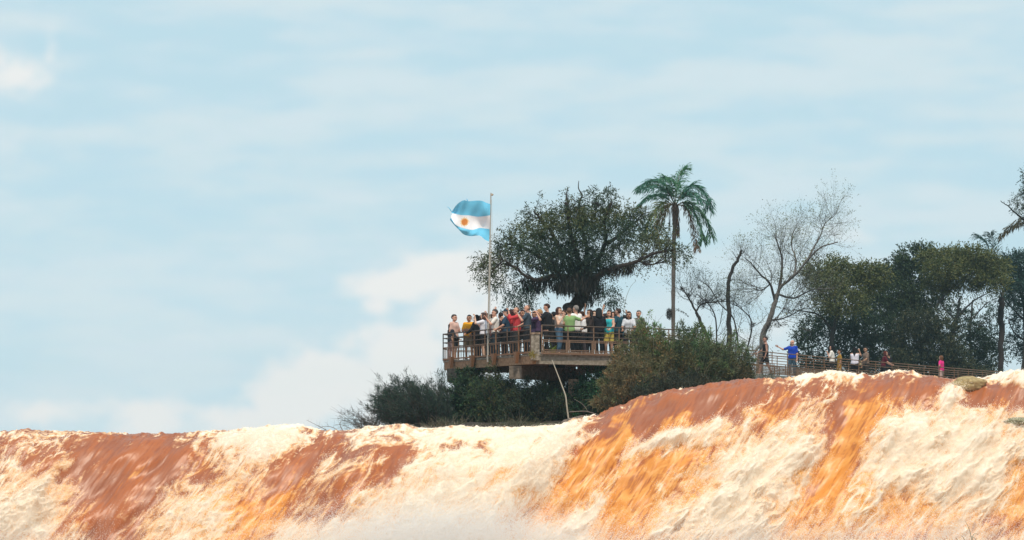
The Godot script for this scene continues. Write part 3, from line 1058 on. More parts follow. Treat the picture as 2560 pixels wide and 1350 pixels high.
	for s in shag:
		for k in s[4]:
			var o := rv()
			while o.length_squared() > 1.0:
				o = rv()
			var p := at(s[0], s[1], d - .35) + o * Vector3(s[2], s[3], s[2] * .8) / FOC * d
			var l: float = s[5] * rng.randf_range(.5, 1.3)
			var dd := Vector3(rng.randf_range(-.25, .25), -1.0, rng.randf_range(-.25, .25)).normalized() * l
			ep.leaf(p, dd, rv().cross(dd).normalized() * .016, Color(.018, .022, .022).lerp(Color(.055, .045, .036), rng.randf() * rng.randf()))
	part(t, "hanging_roots", ep, tinted(.95))


func palm_frond(mb: MB, rb: MB, p: Vector3, pts: Array, d: float, ll: float, c0: Color, c1: Color, n := 70) -> void:
	var w := [p]
	for q in pts:
		w.append(at(q[0], q[1], d + (q[2] if q.size() > 2 else 0.0)))
	var cv := curve(w, 8)
	rb.tube(cv, taper(cv.size(), .035, .008), 4, c0.lerp(Color(.12, .1, .05), .5))
	var m := cv.size()
	n = int(n * 1.4)
	for k in n:
		var t := lerpf(.16, 1.0, (k + rng.randf()) / n)
		var i := mini(int(t * (m - 1)), m - 2)
		var q := cv[i].lerp(cv[i + 1], t * (m - 1) - i)
		var al := (cv[i + 1] - cv[i]).normalized()
		var sd := al.cross(Vector3.UP)
		if sd.length() < .3:
			sd = al.cross(Vector3.BACK)
		sd = sd.normalized()
		for s in [-1.0, 1.0]:
			var dd: Vector3 = (al * .75 + sd * s * rng.randf_range(.3, .9) + Vector3(0, rng.randf_range(-.6, .25), 0) + rv() * .2).normalized() * ll * rng.randf_range(.7, 1.1) * (1.1 - .55 * t)
			mb.leaf(q, dd * .6, dd.cross(rv()).normalized() * .025, c0.lerp(c1, rng.randf()))
			mb.leaf(q + dd * .5, dd * .55 + Vector3(0, -ll * .17, 0), dd.cross(rv()).normalized() * .022, c0.lerp(c1, rng.randf()))


func palm() -> void:
	var d := 160.0
	var t := thing("palm_tree", "tall slender palm with drooping fronds standing beside the spreading tree", "palm tree", at(1683, 960, d))
	var tb := MB.new()
	var cv := curve([at(1683, 960, d), at(1683, 800, d), at(1683.5, 700, d), at(1685, 600, d), at(1688, 550, d), at(1689, 512, d)], 6)
	var rad := PackedFloat32Array()
	for i in cv.size():
		rad.append(.115 + .012 * sin(i * 2.1) + (.05 if i > cv.size() - 9 else 0.0))
	tb.tube(cv, rad, 10, Color(.30, .27, .24))
	part(t, "trunk", tb, bark)
	var lb := MB.new()
	var rb := MB.new()
	var head := at(1688, 515, d)
	var teal := Color(.055, .19, .13)
	var green := Color(.08, .20, .075)
	var yellow := Color(.30, .26, .06)
	var deep := Color(.03, .11, .085)
	var drab := Color(.21, .14, .085)
	palm_frond(lb, rb, head, [[1692, 470, .5], [1700, 435, .8], [1712, 418, 1.0]], d, .95, teal, green)
	palm_frond(lb, rb, head, [[1682, 475, -.5], [1676, 450, -1.2], [1662, 440, -2.0]], d, .95, green, teal)
	palm_frond(lb, rb, head, [[1665, 465, .4], [1635, 450, .8], [1598, 466, 1.0]], d, .95, teal, deep, 80)
	palm_frond(lb, rb, head, [[1668, 478, -.6], [1640, 462, -1.4], [1606, 470, -2.0]], d, .9, teal, deep, 80)
	palm_frond(lb, rb, head, [[1660, 490, .1], [1625, 490, .2], [1596, 512, .2]], d, .75, teal, deep, 70)
	palm_frond(lb, rb, head, [[1662, 505, -.4], [1636, 530, -.8], [1615, 572, -1.0], [1610, 590, -1.0]], d, .8, yellow, green, 80)
	palm_frond(lb, rb, head, [[1668, 512, .5], [1648, 545, .9], [1634, 590, 1.0]], d, .8, yellow, drab, 70)
	palm_frond(lb, rb, head, [[1672, 515, -.2], [1655, 560, -.4], [1645, 612, -.4]], d, .55, drab, yellow, 45)
	palm_frond(lb, rb, head, [[1708, 480, .3], [1735, 462, .5], [1768, 490, .5], [1772, 520, .5]], d, .95, teal, deep, 90)
	palm_frond(lb, rb, head, [[1705, 490, -.6], [1728, 482, -1.2], [1755, 500, -1.8]], d, .9, deep, teal, 80)
	palm_frond(lb, rb, head, [[1715, 505, .2], [1745, 520, .4], [1770, 555, .5], [1778, 590, .5]], d, .85, green, deep, 90)
	palm_frond(lb, rb, head, [[1712, 508, -.6], [1738, 535, -1.0], [1755, 580, -1.2], [1757, 600, -1.2]], d, .75, deep, green, 80)
	palm_frond(lb, rb, head, [[1710, 515, .6], [1728, 550, 1.0], [1738, 600, 1.0], [1742, 620, 1.0]], d, .6, drab, Color(.2, .12, .075), 70)
	part(t, "rib", rb, plain(lin(.10, .09, .05), .8))
	part(t, "crown", lb, tinted(.6, Color(.4, .55, .2), .4))
	var sh := MB.new()
	for k in 260:
		var o := rv()
		var p := at(1688, 520, d) + o * Vector3(.16, .35, .16)
		sh.leaf(p, Vector3(rng.randf_range(-.15, .15), -.5, rng.randf_range(-.15, .15)), rv() * .02, Color(.10, .055, .04).lerp(Color(.2, .13, .08), rng.randf()))
	for k in 160:
		var p := at(1694, 560, d - .2) + rv() * Vector3(.1, .5, .1)
		sh.leaf(p, Vector3(rng.randf_range(-.08, .08), -.4, 0), rv() * .02, Color(.06, .03, .03).lerp(Color(.22, .15, .09), rng.randf() * rng.randf()))
	for k in 60:
		var p := at(1674, 545, d - .2) + rv() * Vector3(.05, .6, .05)
		sh.leaf(p, Vector3(0, -.4, 0), rv() * .015, Color(.04, .04, .035))
	part(t, "leaf_sheaths", sh, tinted(.9))
	var nest := MB.new()
	for k in 900:
		var o := rv()
		while o.length_squared() > 1.0:
			o = rv()
		var p := at(1673, 783, d - .25) + o * Vector3(.17, .33, .17)
		nest.leaf(p, (rv() + Vector3(0, -.6, 0)) * .09, rv() * .012, Color(.02, .02, .02).lerp(Color(.05, .04, .035), rng.randf()))
	var nt := thing("epiphyte_ball", "dark round clump of epiphytes clinging low on the palm trunk", "epiphyte", at(1673, 783, d))
	part(nt, "foliage", nest, tinted(.95))
	var vine := MB.new()
	var vp := [at(1692, 773, d - .1), at(1702, 779, d - .3), at(1712, 782, d - .5), at(1719, 789, d - .6)]
	var vc := curve(vp, 6)
	for q in vc:
		for k in 3:
			vine.leaf(q, rv() * .12, rv() * .02, Color(.03, .04, .03))
	vine.tube(vc, taper(vc.size(), .012, .008), 4, Color(.05, .04, .03))
	part(t, "creeper", vine, tinted(.9))


func bare_trees() -> void:
	var col := Color(.34, .32, .30)
	var dark := Color(.07, .064, .06)
	# pale leafless tree
	var d := 152.0
	var t := thing("bare_tree", "pale nearly leafless tree with fine branching twigs behind the footbridge", "tree", at(1898, 930, d))
	var tb := MB.new()
	tree_limb(tb, [[1895, 960], [1908, 850], [1922, 800], [1936, 760], [1945, 735]], d, .19, .11, 9, col)
	var ls := []
	ls.append(tree_limb(tb, [[1936, 765], [1950, 720], [1985, 690, -.5], [2015, 655, -.9], [2050, 620, -1.2], [2095, 605, -1.5]], d, .10, .03, 6, col))
	ls.append(tree_limb(tb, [[1940, 750], [1952, 700, .5], [1955, 650, .8], [1945, 610, 1.0], [1935, 585, 1.1]], d, .11, .025, 6, dark.lerp(col, .4)))
	ls.append(tree_limb(tb, [[1938, 755], [1925, 710, -.3], [1900, 685, -.7], [1880, 660, -1.0], [1862, 645, -1.2]], d, .09, .02, 6, dark.lerp(col, .3)))
	ls.append(tree_limb(tb, [[1985, 690, -.5], [1990, 650, .2], [1978, 610, .6], [1985, 575, .8]], d, .07, .02, 6, col))
	ls.append(tree_limb(tb, [[2015, 655, -.9], [2050, 590, -.4], [2062, 560, -.1], [2090, 535, 0]], d, .06, .012, 5, col))
	ls.append(tree_limb(tb, [[1945, 735], [1985, 745, .6], [2030, 725, .9], [2075, 722, 1.0]], d, .07, .02, 6, col))
	ls.append(tree_limb(tb, [[1922, 800], [1960, 795, .5], [2010, 770, 1.0]], d, .06, .02, 5, dark))
	ls.append(tree_limb(tb, [[1905, 860], [1870, 900, -.3], [1855, 912, -.4]], d, .07, .03, 5, col))
	ls.append(tree_limb(tb, [[1925, 710, -.3], [1905, 725, -.6], [1885, 722, -.9]], d, .05, .015, 5, dark))
	part(t, "trunk", tb, bark)
	var tw := MB.new()
	var tips := []
	for l in ls:
		sub_branches(tw, l, .022, 14, 1.6, 3, .3, Color(.26, .25, .235), tips, .2)
	part(t, "branch", tw, bark)
	var lb := MB.new()
	for e in tips:
		if rng.randf() < .55:
			spray_of(lb, e[0], e[1], .3, 3, .09, .035, .2, Color(.22, .24, .15), Color(.12, .15, .09))
	for c in [[1960, 700, 26, 10, 60], [1945, 690, 16, 8, 30], [2010, 705, 22, 10, 40]]:
		clump(lb, tw, at(c[0], c[1], d), Vector3(c[2], c[3], c[2]) / FOC * d, c[4], 6, .13, .03, .2, Color(.10, .09, .04), Color(.05, .07, .035))
	part(t, "crown", lb, tinted(.85, Color(.4, .4, .2), .3))
	var ep := MB.new()
	for c in [[1935, 805, 14, 12, 200], [1920, 818, 8, 10, 90], [1965, 775, 10, 6, 80], [2000, 760, 8, 5, 60], [1955, 812, 12, 6, 80]]:
		for k in c[4]:
			ep.leaf(at(c[0], c[1], d - .2) + rv() * Vector3(c[2], c[3], c[2]) / FOC * d, rv() * .14, rv() * .02, Color(.025, .022, .02).lerp(Color(.06, .04, .03), rng.randf()))
	part(t, "epiphytes", ep, tinted(.95))
	# broken dead trunk
	d = 143.0
	t = thing("dead_tree", "dark bent dead tree trunk without branches beside the palm", "dead tree", at(1822, 900, d))
	tb = MB.new()
	tree_limb(tb, [[1826, 940], [1823, 840], [1822, 770], [1820, 710], [1832, 672], [1845, 648], [1854, 625]], d, .16, .06, 8, dark)
	tree_limb(tb, [[1845, 648], [1838, 640], [1831, 630]], d, .03, .008, 4, dark)
	tree_limb(tb, [[1850, 635], [1858, 632], [1862, 622]], d, .03, .008, 4, dark)
	tree_limb(tb, [[1823, 705], [1832, 698], [1838, 701]], d, .025, .008, 4, dark)
	part(t, "trunk", tb, bark)
	# low straggling tree with bird-like epiphytes
	d = 138.0
	t = thing("straggling_tree", "low dark straggling tree with thin bare branches right of the palm", "tree", at(1765, 900, d))
	tb = MB.new()
	ls = []
	tree_limb(tb, [[1800, 960], [1770, 850], [1755, 810], [1740, 780]], d, .14, .07, 7, dark)
	ls.append(tree_limb(tb, [[1748, 795], [1735, 770], [1722, 745], [1712, 730], [1700, 716]], d, .065, .03, 6, dark))
	ls.append(tree_limb(tb, [[1740, 780], [1755, 760, .3], [1790, 755, .6], [1830, 752, .8]], d, .05, .015, 5, dark))
	ls.append(tree_limb(tb, [[1790, 900], [1790, 800, .3], [1770, 760, .5], [1740, 735, .7]], d, .05, .015, 5, dark))
	ls.append(tree_limb(tb, [[1850, 900], [1835, 800, 0], [1800, 760, .5], [1770, 715, .9], [1745, 700, 1.0]], d, .05, .012, 5, dark))
	ls.append(tree_limb(tb, [[1860, 900], [1880, 810, .3], [1850, 770, .4], [1830, 760, .6]], d, .05, .012, 5, dark))
	part(t, "trunk", tb, bark)
	tw = MB.new()
	tips = []
	for l in ls:
		sub_branches(tw, l, .02, 12, 1.1, 3, .3, Color(.07, .065, .06), tips, .15)
	part(t, "branch", tw, bark)
	lb = MB.new()
	for e in tips:
		if rng.randf() < .5:
			spray_of(lb, e[0], e[1], .25, 3, .07, .03, .2, Color(.08, .1, .06), Color(.04, .06, .04))
	part(t, "crown", lb, tinted(.85))
	ep = MB.new()
	for c in [[1706, 722, 7, 5, 90], [1720, 738, 8, 5, 90], [1748, 717, 5, 4, 60], [1755, 755, 13, 9, 200], [1758, 765, 6, 7, 60], [1772, 750, 9, 5, 60], [1788, 754, 7, 4, 50], [1805, 752, 4, 4, 30], [1882, 812, 8, 6, 80]]:
		for k in c[4]:
			ep.leaf(at(c[0], c[1], d - .1) + rv() * Vector3(c[2], c[3], c[2]) / FOC * d * .8, rv() * .11, rv() * .018, Color(.02, .02, .022).lerp(Color(.05, .042, .036), rng.randf()))
	part(t, "epiphytes", ep, tinted(.95))


func forest_tree(called: String, label: String, d: float, trunk: Array, r: float, clumps: Array, c0: Color, c1: Color, limbs := [], bark_col := Color(.09, .08, .07), ll := .17) -> void:
	var t := thing(called, label, "tree", at(trunk[0][0], trunk[0][1], d), "forest behind the footbridge")
	var tb := MB.new()
	tree_limb(tb, trunk, d, r, r * .4, 8, bark_col)
	var tips := []
	var tw := MB.new()
	for l in limbs:
		var cv := tree_limb(tb, l, d, r * .45, .025, 6, bark_col)
		sub_branches(tw, cv, .03, 7, 1.2, 2, .25, bark_col, tips)
	part(t, "trunk", tb, bark)
	var lb := MB.new()
	for e in tips:
		spray_of(lb, e[0], e[1], .5, 5, ll, ll * .42, .2, c0, c1)
	for c in clumps:
		clump(lb, tw, at(c[0], c[1], d + rng.randf_range(-1.6, 1.6)), Vector3(c[2], c[3], c[2] * .9) / FOC * d, int(c[4] * 1.55), 8, ll, ll * .44, .15, c0, c1)
	part(t, "branch", tw, bark)
	part(t, "crown", lb, tinted(.75, Color(.45, .5, .2), .3))


func forest() -> void:
	var olive := Color(.15, .15, .055)
	var green := Color(.070, .10, .042)
	var deep := Color(.014, .034, .026)
	var teal := Color(.03, .078, .068)
	var mid := Color(.045, .075, .042)
	forest_tree("forest_tree", "olive green tree at the left edge of the forest behind the bare tree", 172.0, [[2075, 935], [2080, 850], [2095, 780], [2110, 720]], .2,
		[[2050, 668, 38, 12, 90], [2090, 660, 26, 14, 60], [2030, 690, 26, 10, 50], [2110, 690, 46, 18, 170], [2160, 678, 40, 16, 150], [2070, 705, 46, 16, 140], [2140, 715, 60, 24, 260], [2190, 690, 36, 20, 140], [2060, 740, 34, 16, 80], [2110, 755, 56, 26, 240], [2100, 660, 20, 8, 30]], olive, green, [[[2095, 780], [2060, 740], [2030, 700], [2010, 685]], [[2090, 800], [2130, 760], [2170, 715]], [[2085, 830], [2050, 790], [2020, 780], [1985, 775]]])
	forest_tree("forest_tree", "dark full-crowned tree rising to a rounded top in the forest", 182.0, [[2255, 935], [2258, 840], [2270, 760], [2275, 700]], .22,
		[[2285, 640, 44, 26, 190], [2318, 625, 14, 12, 30], [2250, 665, 40, 22, 150], [2225, 690, 44, 20, 170], [2290, 680, 66, 28, 300], [2230, 735, 70, 34, 380], [2300, 740, 70, 36, 400], [2200, 770, 60, 34, 320], [2270, 790, 70, 36, 400]], green, deep, [[[2270, 760], [2300, 720], [2330, 690]], [[2262, 800], [2220, 760], [2190, 730]]])
	forest_tree("forest_tree", "broad olive topped tree with pale branches below its flat crown", 178.0, [[2378, 935], [2382, 850], [2392, 790], [2400, 745]], .17,
		[[2340, 640, 40, 12, 110], [2380, 640, 50, 14, 150], [2430, 632, 46, 10, 110], [2415, 652, 60, 16, 220], [2460, 655, 46, 18, 170], [2490, 670, 36, 18, 120], [2360, 670, 50, 20, 220], [2430, 685, 66, 18, 260], [2345, 705, 36, 20, 130], [2480, 705, 40, 16, 120], [2400, 712, 50, 14, 120]], olive, green, [[[2352, 750], [2385, 715], [2415, 690], [2450, 675]], [[2340, 765], [2365, 735], [2385, 712]], [[2395, 790], [2430, 755], [2465, 735]], [[2390, 800], [2360, 770], [2345, 740]]], Color(.22, .2, .18))
	forest_tree("forest_tree", "bluish dark tree crowding the forest edge at the frame's end", 190.0, [[2560, 935], [2562, 820], [2555, 740]], .2,
		[[2530, 650, 40, 16, 100], [2560, 665, 40, 30, 200], [2525, 690, 40, 22, 140], [2575, 720, 40, 40, 240], [2540, 740, 36, 24, 130], [2600, 680, 40, 60, 300], [2560, 800, 34, 24, 90], [2545, 860, 36, 26, 100], [2590, 880, 40, 40, 200]], teal, deep, [[[2560, 800], [2530, 770], [2510, 750]], [[2560, 850], [2535, 830], [2520, 800]]])
	forest_tree("understory_tree", "low dense tree in the shade of the forest edge", 176.0, [[2160, 945], [2165, 880], [2175, 840]], .13,
		[[2120, 800, 60, 26, 240], [2180, 820, 60, 30, 320], [2080, 820, 44, 18, 110], [2060, 785, 30, 12, 70], [2130, 860, 50, 26, 210], [2210, 870, 50, 34, 320], [2060, 860, 34, 16, 60], [2020, 855, 26, 14, 40], [2150, 905, 46, 20, 140], [2000, 880, 26, 16, 60], [2040, 905, 40, 14, 110], [2030, 815, 30, 20, 80], [2010, 840, 24, 14, 50], [2100, 920, 60, 14, 160], [2020, 925, 50, 10, 90], [2190, 925, 60, 14, 160]], mid, deep, [[[2165, 880], [2110, 845], [2050, 835], [2000, 820]], [[2170, 860], [2215, 830], [2240, 810]]], Color(.12, .11, .1))
	forest_tree("understory_tree", "low leafy tree with a brownish green crown above the walker in pink", 174.0, [[2330, 950], [2332, 900], [2338, 860]], .12,
		[[2280, 850, 56, 34, 340], [2340, 870, 56, 36, 360], [2300, 910, 66, 24, 330], [2380, 900, 50, 34, 300], [2310, 800, 50, 26, 220], [2360, 820, 36, 24, 150], [2250, 905, 40, 26, 180], [2400, 930, 60, 16, 220], [2260, 940, 60, 12, 140], [2450, 940, 60, 12, 150], [2350, 925, 60, 14, 160]], Color(.095, .095, .05), deep, [[[2332, 900], [2290, 850], [2270, 820]], [[2335, 890], [2370, 850], [2390, 825]]])
	forest_tree("understory_tree", "low leafy tree with sky gaps beside the dark palm trunk", 186.0, [[2428, 945], [2425, 850], [2428, 790], [2432, 750]], .12,
		[[2400, 790, 26, 14, 46], [2420, 830, 34, 16, 80], [2450, 800, 22, 14, 36], [2440, 860, 40, 26, 160], [2470, 890, 40, 30, 180], [2380, 770, 22, 10, 30], [2475, 840, 24, 24, 70], [2430, 910, 50, 24, 180], [2485, 780, 18, 14, 26]], mid, deep, [[[2428, 800], [2455, 770], [2470, 755]], [[2427, 810], [2405, 780], [2385, 760]], [[2426, 840], [2450, 815], [2470, 800]]])
	# palm with a dark stout trunk at the forest edge
	var d := 181.0
	var t := thing("palm_tree", "dark trunked palm at the right end of the forest with feathery upright fronds", "palm tree", at(2503, 940, d))
	var tb := MB.new()
	tree_limb(tb, [[2500, 950], [2502, 880], [2504, 800], [2506, 745]], d, .17, .2, 9, Color(.075, .062, .058))
	part(t, "trunk", tb, bark)
	var lb := MB.new()
	var rb := MB.new()
	var head := at(2506, 742, d)
	palm_frond(lb, rb, head, [[2490, 690, .3], [2478, 640, .5], [2465, 605, .6], [2442, 588, .6]], d, 1.1, teal, Color(.03, .09, .085), 60)
	palm_frond(lb, rb, head, [[2500, 680, -.4], [2482, 610, -.5], [2476, 585, -.5]], d, 1.0, teal, deep, 60)
	palm_frond(lb, rb, head, [[2512, 690, .3], [2530, 650, .5], [2560, 630, .8]], d, 1.1, teal, deep, 60)
	palm_frond(lb, rb, head, [[2490, 715, .1], [2470, 700, .2], [2450, 715, .3]], d, .8, deep, teal, 50)
	palm_frond(lb, rb, head, [[2520, 715, .1], [2545, 705, .2], [2570, 730, .3]], d, .8, deep, teal, 50)
	palm_frond(lb, rb, head, [[2515, 725, .6], [2530, 740, .8], [2540, 775, .9]], d, .7, deep, teal, 40)
	part(t, "rib", rb, plain(lin(.07, .07, .05), .8))
	part(t, "crown", lb, tinted(.6, Color(.3, .5, .3), .4))
	# tall tree that reaches in at the frame's edge
	d = 150.0
	t = thing("tall_tree", "tall dark tree reaching in at the picture's right edge with a bare crooked branch", "tree", at(2610, 940, d))
	tb = MB.new()
	var tips := []
	tree_limb(tb, [[2610, 960], [2600, 800], [2590, 680], [2580, 580], [2590, 480], [2600, 380]], d, .32, .12, 9, Color(.05, .045, .04))
	tree_limb(tb, [[2585, 570], [2560, 550], [2545, 538], [2530, 525], [2522, 516], [2512, 510], [2501, 502]], d, .075, .018, 6, Color(.045, .04, .037))
	tree_limb(tb, [[2522, 516], [2525, 508], [2520, 500]], d, .03, .01, 5, Color(.045, .04, .037))
	tree_limb(tb, [[2510, 509], [2510, 503]], d, .02, .008, 5, Color(.045, .04, .037))
	part(t, "trunk", tb, bark)
	lb = MB.new()
	var tw := MB.new()
	for c in [[2550, 500, 14, 22, 60], [2575, 470, 20, 30, 120], [2560, 440, 8, 12, 10], [2545, 520, 12, 10, 20], [2600, 430, 40, 40, 260], [2600, 540, 40, 40, 260], [2640, 480, 50, 80, 500]]:
		clump(lb, tw, at(c[0], c[1], d), Vector3(c[2], c[3], c[2]) / FOC * d, c[4], 8, .12, .04, .3, green, deep)
	for k in 380:
		var s := rng.randf()
		var p := at(lerpf(2575, 2498, s), 548.0 + 46.0 * s * s + rng.randf_range(-12, 10) * (1.0 - .4 * s), d + rng.randf_range(-.4, .4))
		lb.leaf(p, Vector3(rng.randf_range(-.3, .1), rng.randf_range(-.5, -.1), rng.randf_range(-.2, .2)) * .8, rv() * .03, Color(.05, .05, .03).lerp(Color(.10, .085, .05), rng.randf()))
	part(t, "branch", tw, bark)
	part(t, "crown", lb, tinted(.8, Color(.4, .45, .2), .3))


func shrub(called: String, label: String, base: Vector3, width: float, height: float, depth: float, stems: int, lean: Vector3, ll: float, lw: float, per: int, c0: Color, c1: Color, wisp := .2, stem_col := Color(.09, .075, .06), droop := .25, dry := 0.0) -> void:
	var t := thing(called, label, "shrub", base, "shrubs growing round the platform")
	var lb := MB.new()
	var sb := MB.new()
	for k in stems:
		var o := Vector3(rng.randf_range(-1, 1), 0, rng.randf_range(-1, 1))
		while o.length_squared() > 1.0:
			o = Vector3(rng.randf_range(-1, 1), 0, rng.randf_range(-1, 1))
		var p := base + Vector3(o.x * width * .36, -.1, o.z * depth * .36)
		var reach := sqrt(maxf(0.05, 1.0 - .75 * o.length_squared())) * rng.randf_range(.35, 1.05)
		var e := p + Vector3(o.x * width * .2, height * reach, o.z * depth * .2) + lean * height * reach * rng.randf_range(.5, 1.2) + rv() * .18
		var m := p.lerp(e, .5) + Vector3(-lean.x * .18, .12, 0) * height + rv() * .12
		var cv := curve([p, m, e], 5)
		sb.tube(cv, taper(cv.size(), .016, .004), 3, stem_col)
		var gone := dry > 0.0 and rng.randf() < dry
		var hue := rng.randf()
		var k0 := c0.lerp(Color(c0.r * 1.5, c0.g * .95, c0.b * .8), smoothstep(.6, 1.0, hue)).lerp(Color(c0.r * .7, c0.g * 1.25, c0.b * .8), smoothstep(.35, 0.0, hue))
		var cnt := int(per * rng.randf_range(.6, 1.3) * (.25 if gone else 1.0))
		var last := cv.size() - 1
		for q in cnt:
			var s := 1.0 - pow(rng.randf(), 1.4) * .88
			var i := mini(int(s * last), last - 1)
			var w := cv[i].lerp(cv[i + 1], s * last - i)
			var al := (cv[i + 1] - cv[i]).normalized()
			var off := rv()
			var tip := (al * .8 + off * .7).normalized()
			var tl := rng.randf_range(.05, .30) * (1.0 if s < .85 else .5)
			var a := w + tip * tl
			if q % 3 == 0:
				sb.leaf(w, tip * tl, rv() * .004, stem_col)
			var ld := (tip + rv() * .6 + Vector3(0, -droop, 0)).normalized()
			var colr := k0.lerp(c1, rng.randf())
			lb.leaf(a, ld * ll * rng.randf_range(.6, 1.3), ld.cross(rv()).normalized() * lw * .5, colr)
			lb.leaf(a - tip * tl * .4, (ld + rv() * .7).normalized() * ll * rng.randf_range(.6, 1.2), ld.cross(rv()).normalized() * lw * .5, colr.lerp(c1, .3))
		if rng.randf() < wisp:
			var e2 := e + (al_end(cv) + rv() * .4).normalized() * rng.randf_range(.2, .55)
			sb.tube(curve([e, e.lerp(e2, .5) + rv() * .04, e2], 3), taper(7, .006, .002), 3, stem_col)
	part(t, "stem", sb, tinted(.95))
	part(t, "foliage", lb, tinted(.8, Color(.4, .45, .2), .3))


func al_end(cv: PackedVector3Array) -> Vector3:
	return (cv[cv.size() - 1] - cv[cv.size() - 2]).normalized()


func bushes() -> void:
	var grey := Color(.065, .095, .075)
	var dusk := Color(.032, .055, .052)
	var green := Color(.070, .12, .055)
	var deep := Color(.022, .052, .040)
	var red := Color(.105, .062, .036)
	var oliv := Color(.19, .17, .08)
	# the dark bush at the tip of the island
	shrub("willow_bush", "dark grey-green willowy bush on the island tip left of the platform", at(1045, 1082, 104.0), 2.6, 2.15, 2.0, 330, Vector3(-.34, 0, 0), .13, .018, 75, grey, dusk, .9, Color(.075, .062, .055), -.1)
	shrub("willow_bush", "thin twiggy low bush reaching out over the water at the island tip", at(925, 1088, 103.0), 1.3, 1.15, 1.2, 60, Vector3(-.75, 0, 0), .10, .012, 18, Color(.07, .075, .06), Color(.05, .045, .04), 1.0, Color(.10, .085, .075), -.1)
	shrub("willow_bush", "upright willowy bush with its tips touching the platform's left end", at(1098, 1082, 105.5), 1.0, 2.3, 1.2, 80, Vector3(-.05, 0, 0), .13, .014, 55, grey, dusk, .9, Color(.075, .062, .055), -.1)
	# undergrowth below the deck
	shrub("undergrowth_shrub", "leafy green shrub under the platform's left end", at(1195, 1075, 105.6), 2.1, 2.5, 1.6, 240, Vector3(-.04, 0, 0), .10, .035, 75, green, deep, .2)
	shrub("undergrowth_shrub", "olive tinged shrub with arching stems under the middle of the platform", at(1255, 1072, 103.4), 1.9, 2.35, 1.2, 210, Vector3(-.1, 0, 0), .10, .032, 55, Color(0.105, 0.129, 0.055), deep, .3)
	shrub("undergrowth_shrub", "brownish green shrub below the platform's corner", at(1335, 1072, 101.6), 2.1, 1.95, 1.2, 210, Vector3(.05, 0, 0), .10, .032, 60, Color(0.085, 0.091, 0.047), deep, .3)
	shrub("undergrowth_shrub", "dark green shrub behind the pale leaning stem", at(1400, 1068, 104.6), 2.4, 2.3, 1.2, 230, Vector3(0, 0, 0), .10, .032, 60, Color(0.051, 0.080, 0.043), deep, .2)
	shrub("undergrowth_shrub", "bright leaved shrub beneath the panelled railing", at(1482, 1060, 102.4), 1.8, 2.2, 1.2, 200, Vector3(.05, 0, 0), .11, .04, 55, Color(0.059, 0.161, 0.082), deep, .2)
	shrub("dry_scrub", "dry brown twiggy scrub at the water's edge under the platform", at(1120, 1085, 101.8), 1.8, .62, 1.0, 120, Vector3(.0, 0, 0), .07, .014, 22, Color(0.186, 0.161, 0.113), Color(0.101, 0.095, 0.073), .8, Color(0.203, 0.179, 0.136), 0.0)
	shrub("dry_scrub", "thin dry scrub along the bank below the concrete columns", at(1290, 1082, 99.9), 2.6, .5, .8, 120, Vector3(.05, 0, 0), .07, .014, 18, Color(0.151, 0.141, 0.092), Color(0.085, 0.085, 0.063), .6, Color(0.186, 0.169, 0.128), 0.0)
	# the big reddish bush before the platform's right side
	shrub("reddish_bush", "reddish brown front of the big bush beside the rising water", at(1580, 1040, 96.5), 2.1, 2.3, 1.5, 170, Vector3(-.02, 0, 0), .11, .026, 85, Color(0.206, 0.169, 0.089), Color(0.092, 0.095, 0.060), .3, Color(0.217, 0.186, 0.125), .1)
	shrub("reddish_bush", "olive and rust coloured tall bush hiding the end of the platform", at(1625, 1010, 98.0), 2.5, 2.75, 1.8, 190, Vector3(-.02, 0, 0), .11, .028, 90, oliv, Color(0.083, 0.106, 0.060), .4, Color(0.217, 0.186, 0.125), .1)
	shrub("reddish_bush", "tall dark olive bush in front of the palm's foot", at(1715, 990, 98.4), 2.5, 2.5, 1.8, 190, Vector3(.05, 0, 0), .11, .028, 85, Color(0.131, 0.159, 0.074), Color(0.056, 0.091, 0.060), .5, Color(0.196, 0.186, 0.125), .1)
	shrub("reddish_bush", "dark brown bush at the lower right beside the footbridge's start", at(1800, 975, 99.2), 1.9, 1.9, 1.6, 140, Vector3(.12, 0, 0), .10, .026, 75, Color(0.113, 0.122, 0.064), Color(0.047, 0.068, 0.049), .5, Color(0.196, 0.186, 0.125), .1)
	shrub("reddish_bush", "dense shadowy bush low against the brown water", at(1690, 1020, 95.9), 3.2, 1.25, 1.2, 170, Vector3(.04, 0, 0), .10, .026, 70, Color(0.078, 0.085, 0.060), Color(0.035, 0.048, 0.040), .1, Color(0.131, 0.133, 0.100), .1)
	shrub("green_sapling", "fresh green sapling poking up behind the bush beside the visitor in olive", at(1628, 900, 103.0), .8, 1.62, .8, 34, Vector3(.03, 0, 0), .10, .03, 50, Color(0.153, 0.292, 0.086), Color(0.064, 0.159, 0.062), .5)
	shrub("green_sapling", "yellowish green sapling at the foot of the straggling tree", at(1752, 930, 112.0), 1.1, 2.1, 1.0, 40, Vector3(.05, 0, 0), .10, .03, 50, Color(0.185, 0.264, 0.074), Color(0.087, 0.159, 0.062), .6)
	shrub("green_sapling", "loose green sapling among the bare twigs at the footbridge", at(1828, 930, 118.0), 1.5, 2.0, 1.0, 44, Vector3(.05, 0, 0), .10, .03, 34, Color(0.174, 0.239, 0.100), Color(0.087, 0.133, 0.074), .8)
	shrub("footbridge_scrub", "grassy scrub under the footbridge by the big bush", at(1880, 965, 121.0), 2.2, .8, .8, 60, Vector3(.15, 0, 0), .12, .014, 12, Color(0.109, 0.133, 0.100), Color(0.064, 0.078, 0.062), .9, Color(0.098, 0.106, 0.086), 0.0)
	# small plants on the platform edge
	var t := thing("potted_fern", "yellow-green leafy plant behind the lower railing panel", "plant", at(1372, 888, 101.4))
	var lb := MB.new()
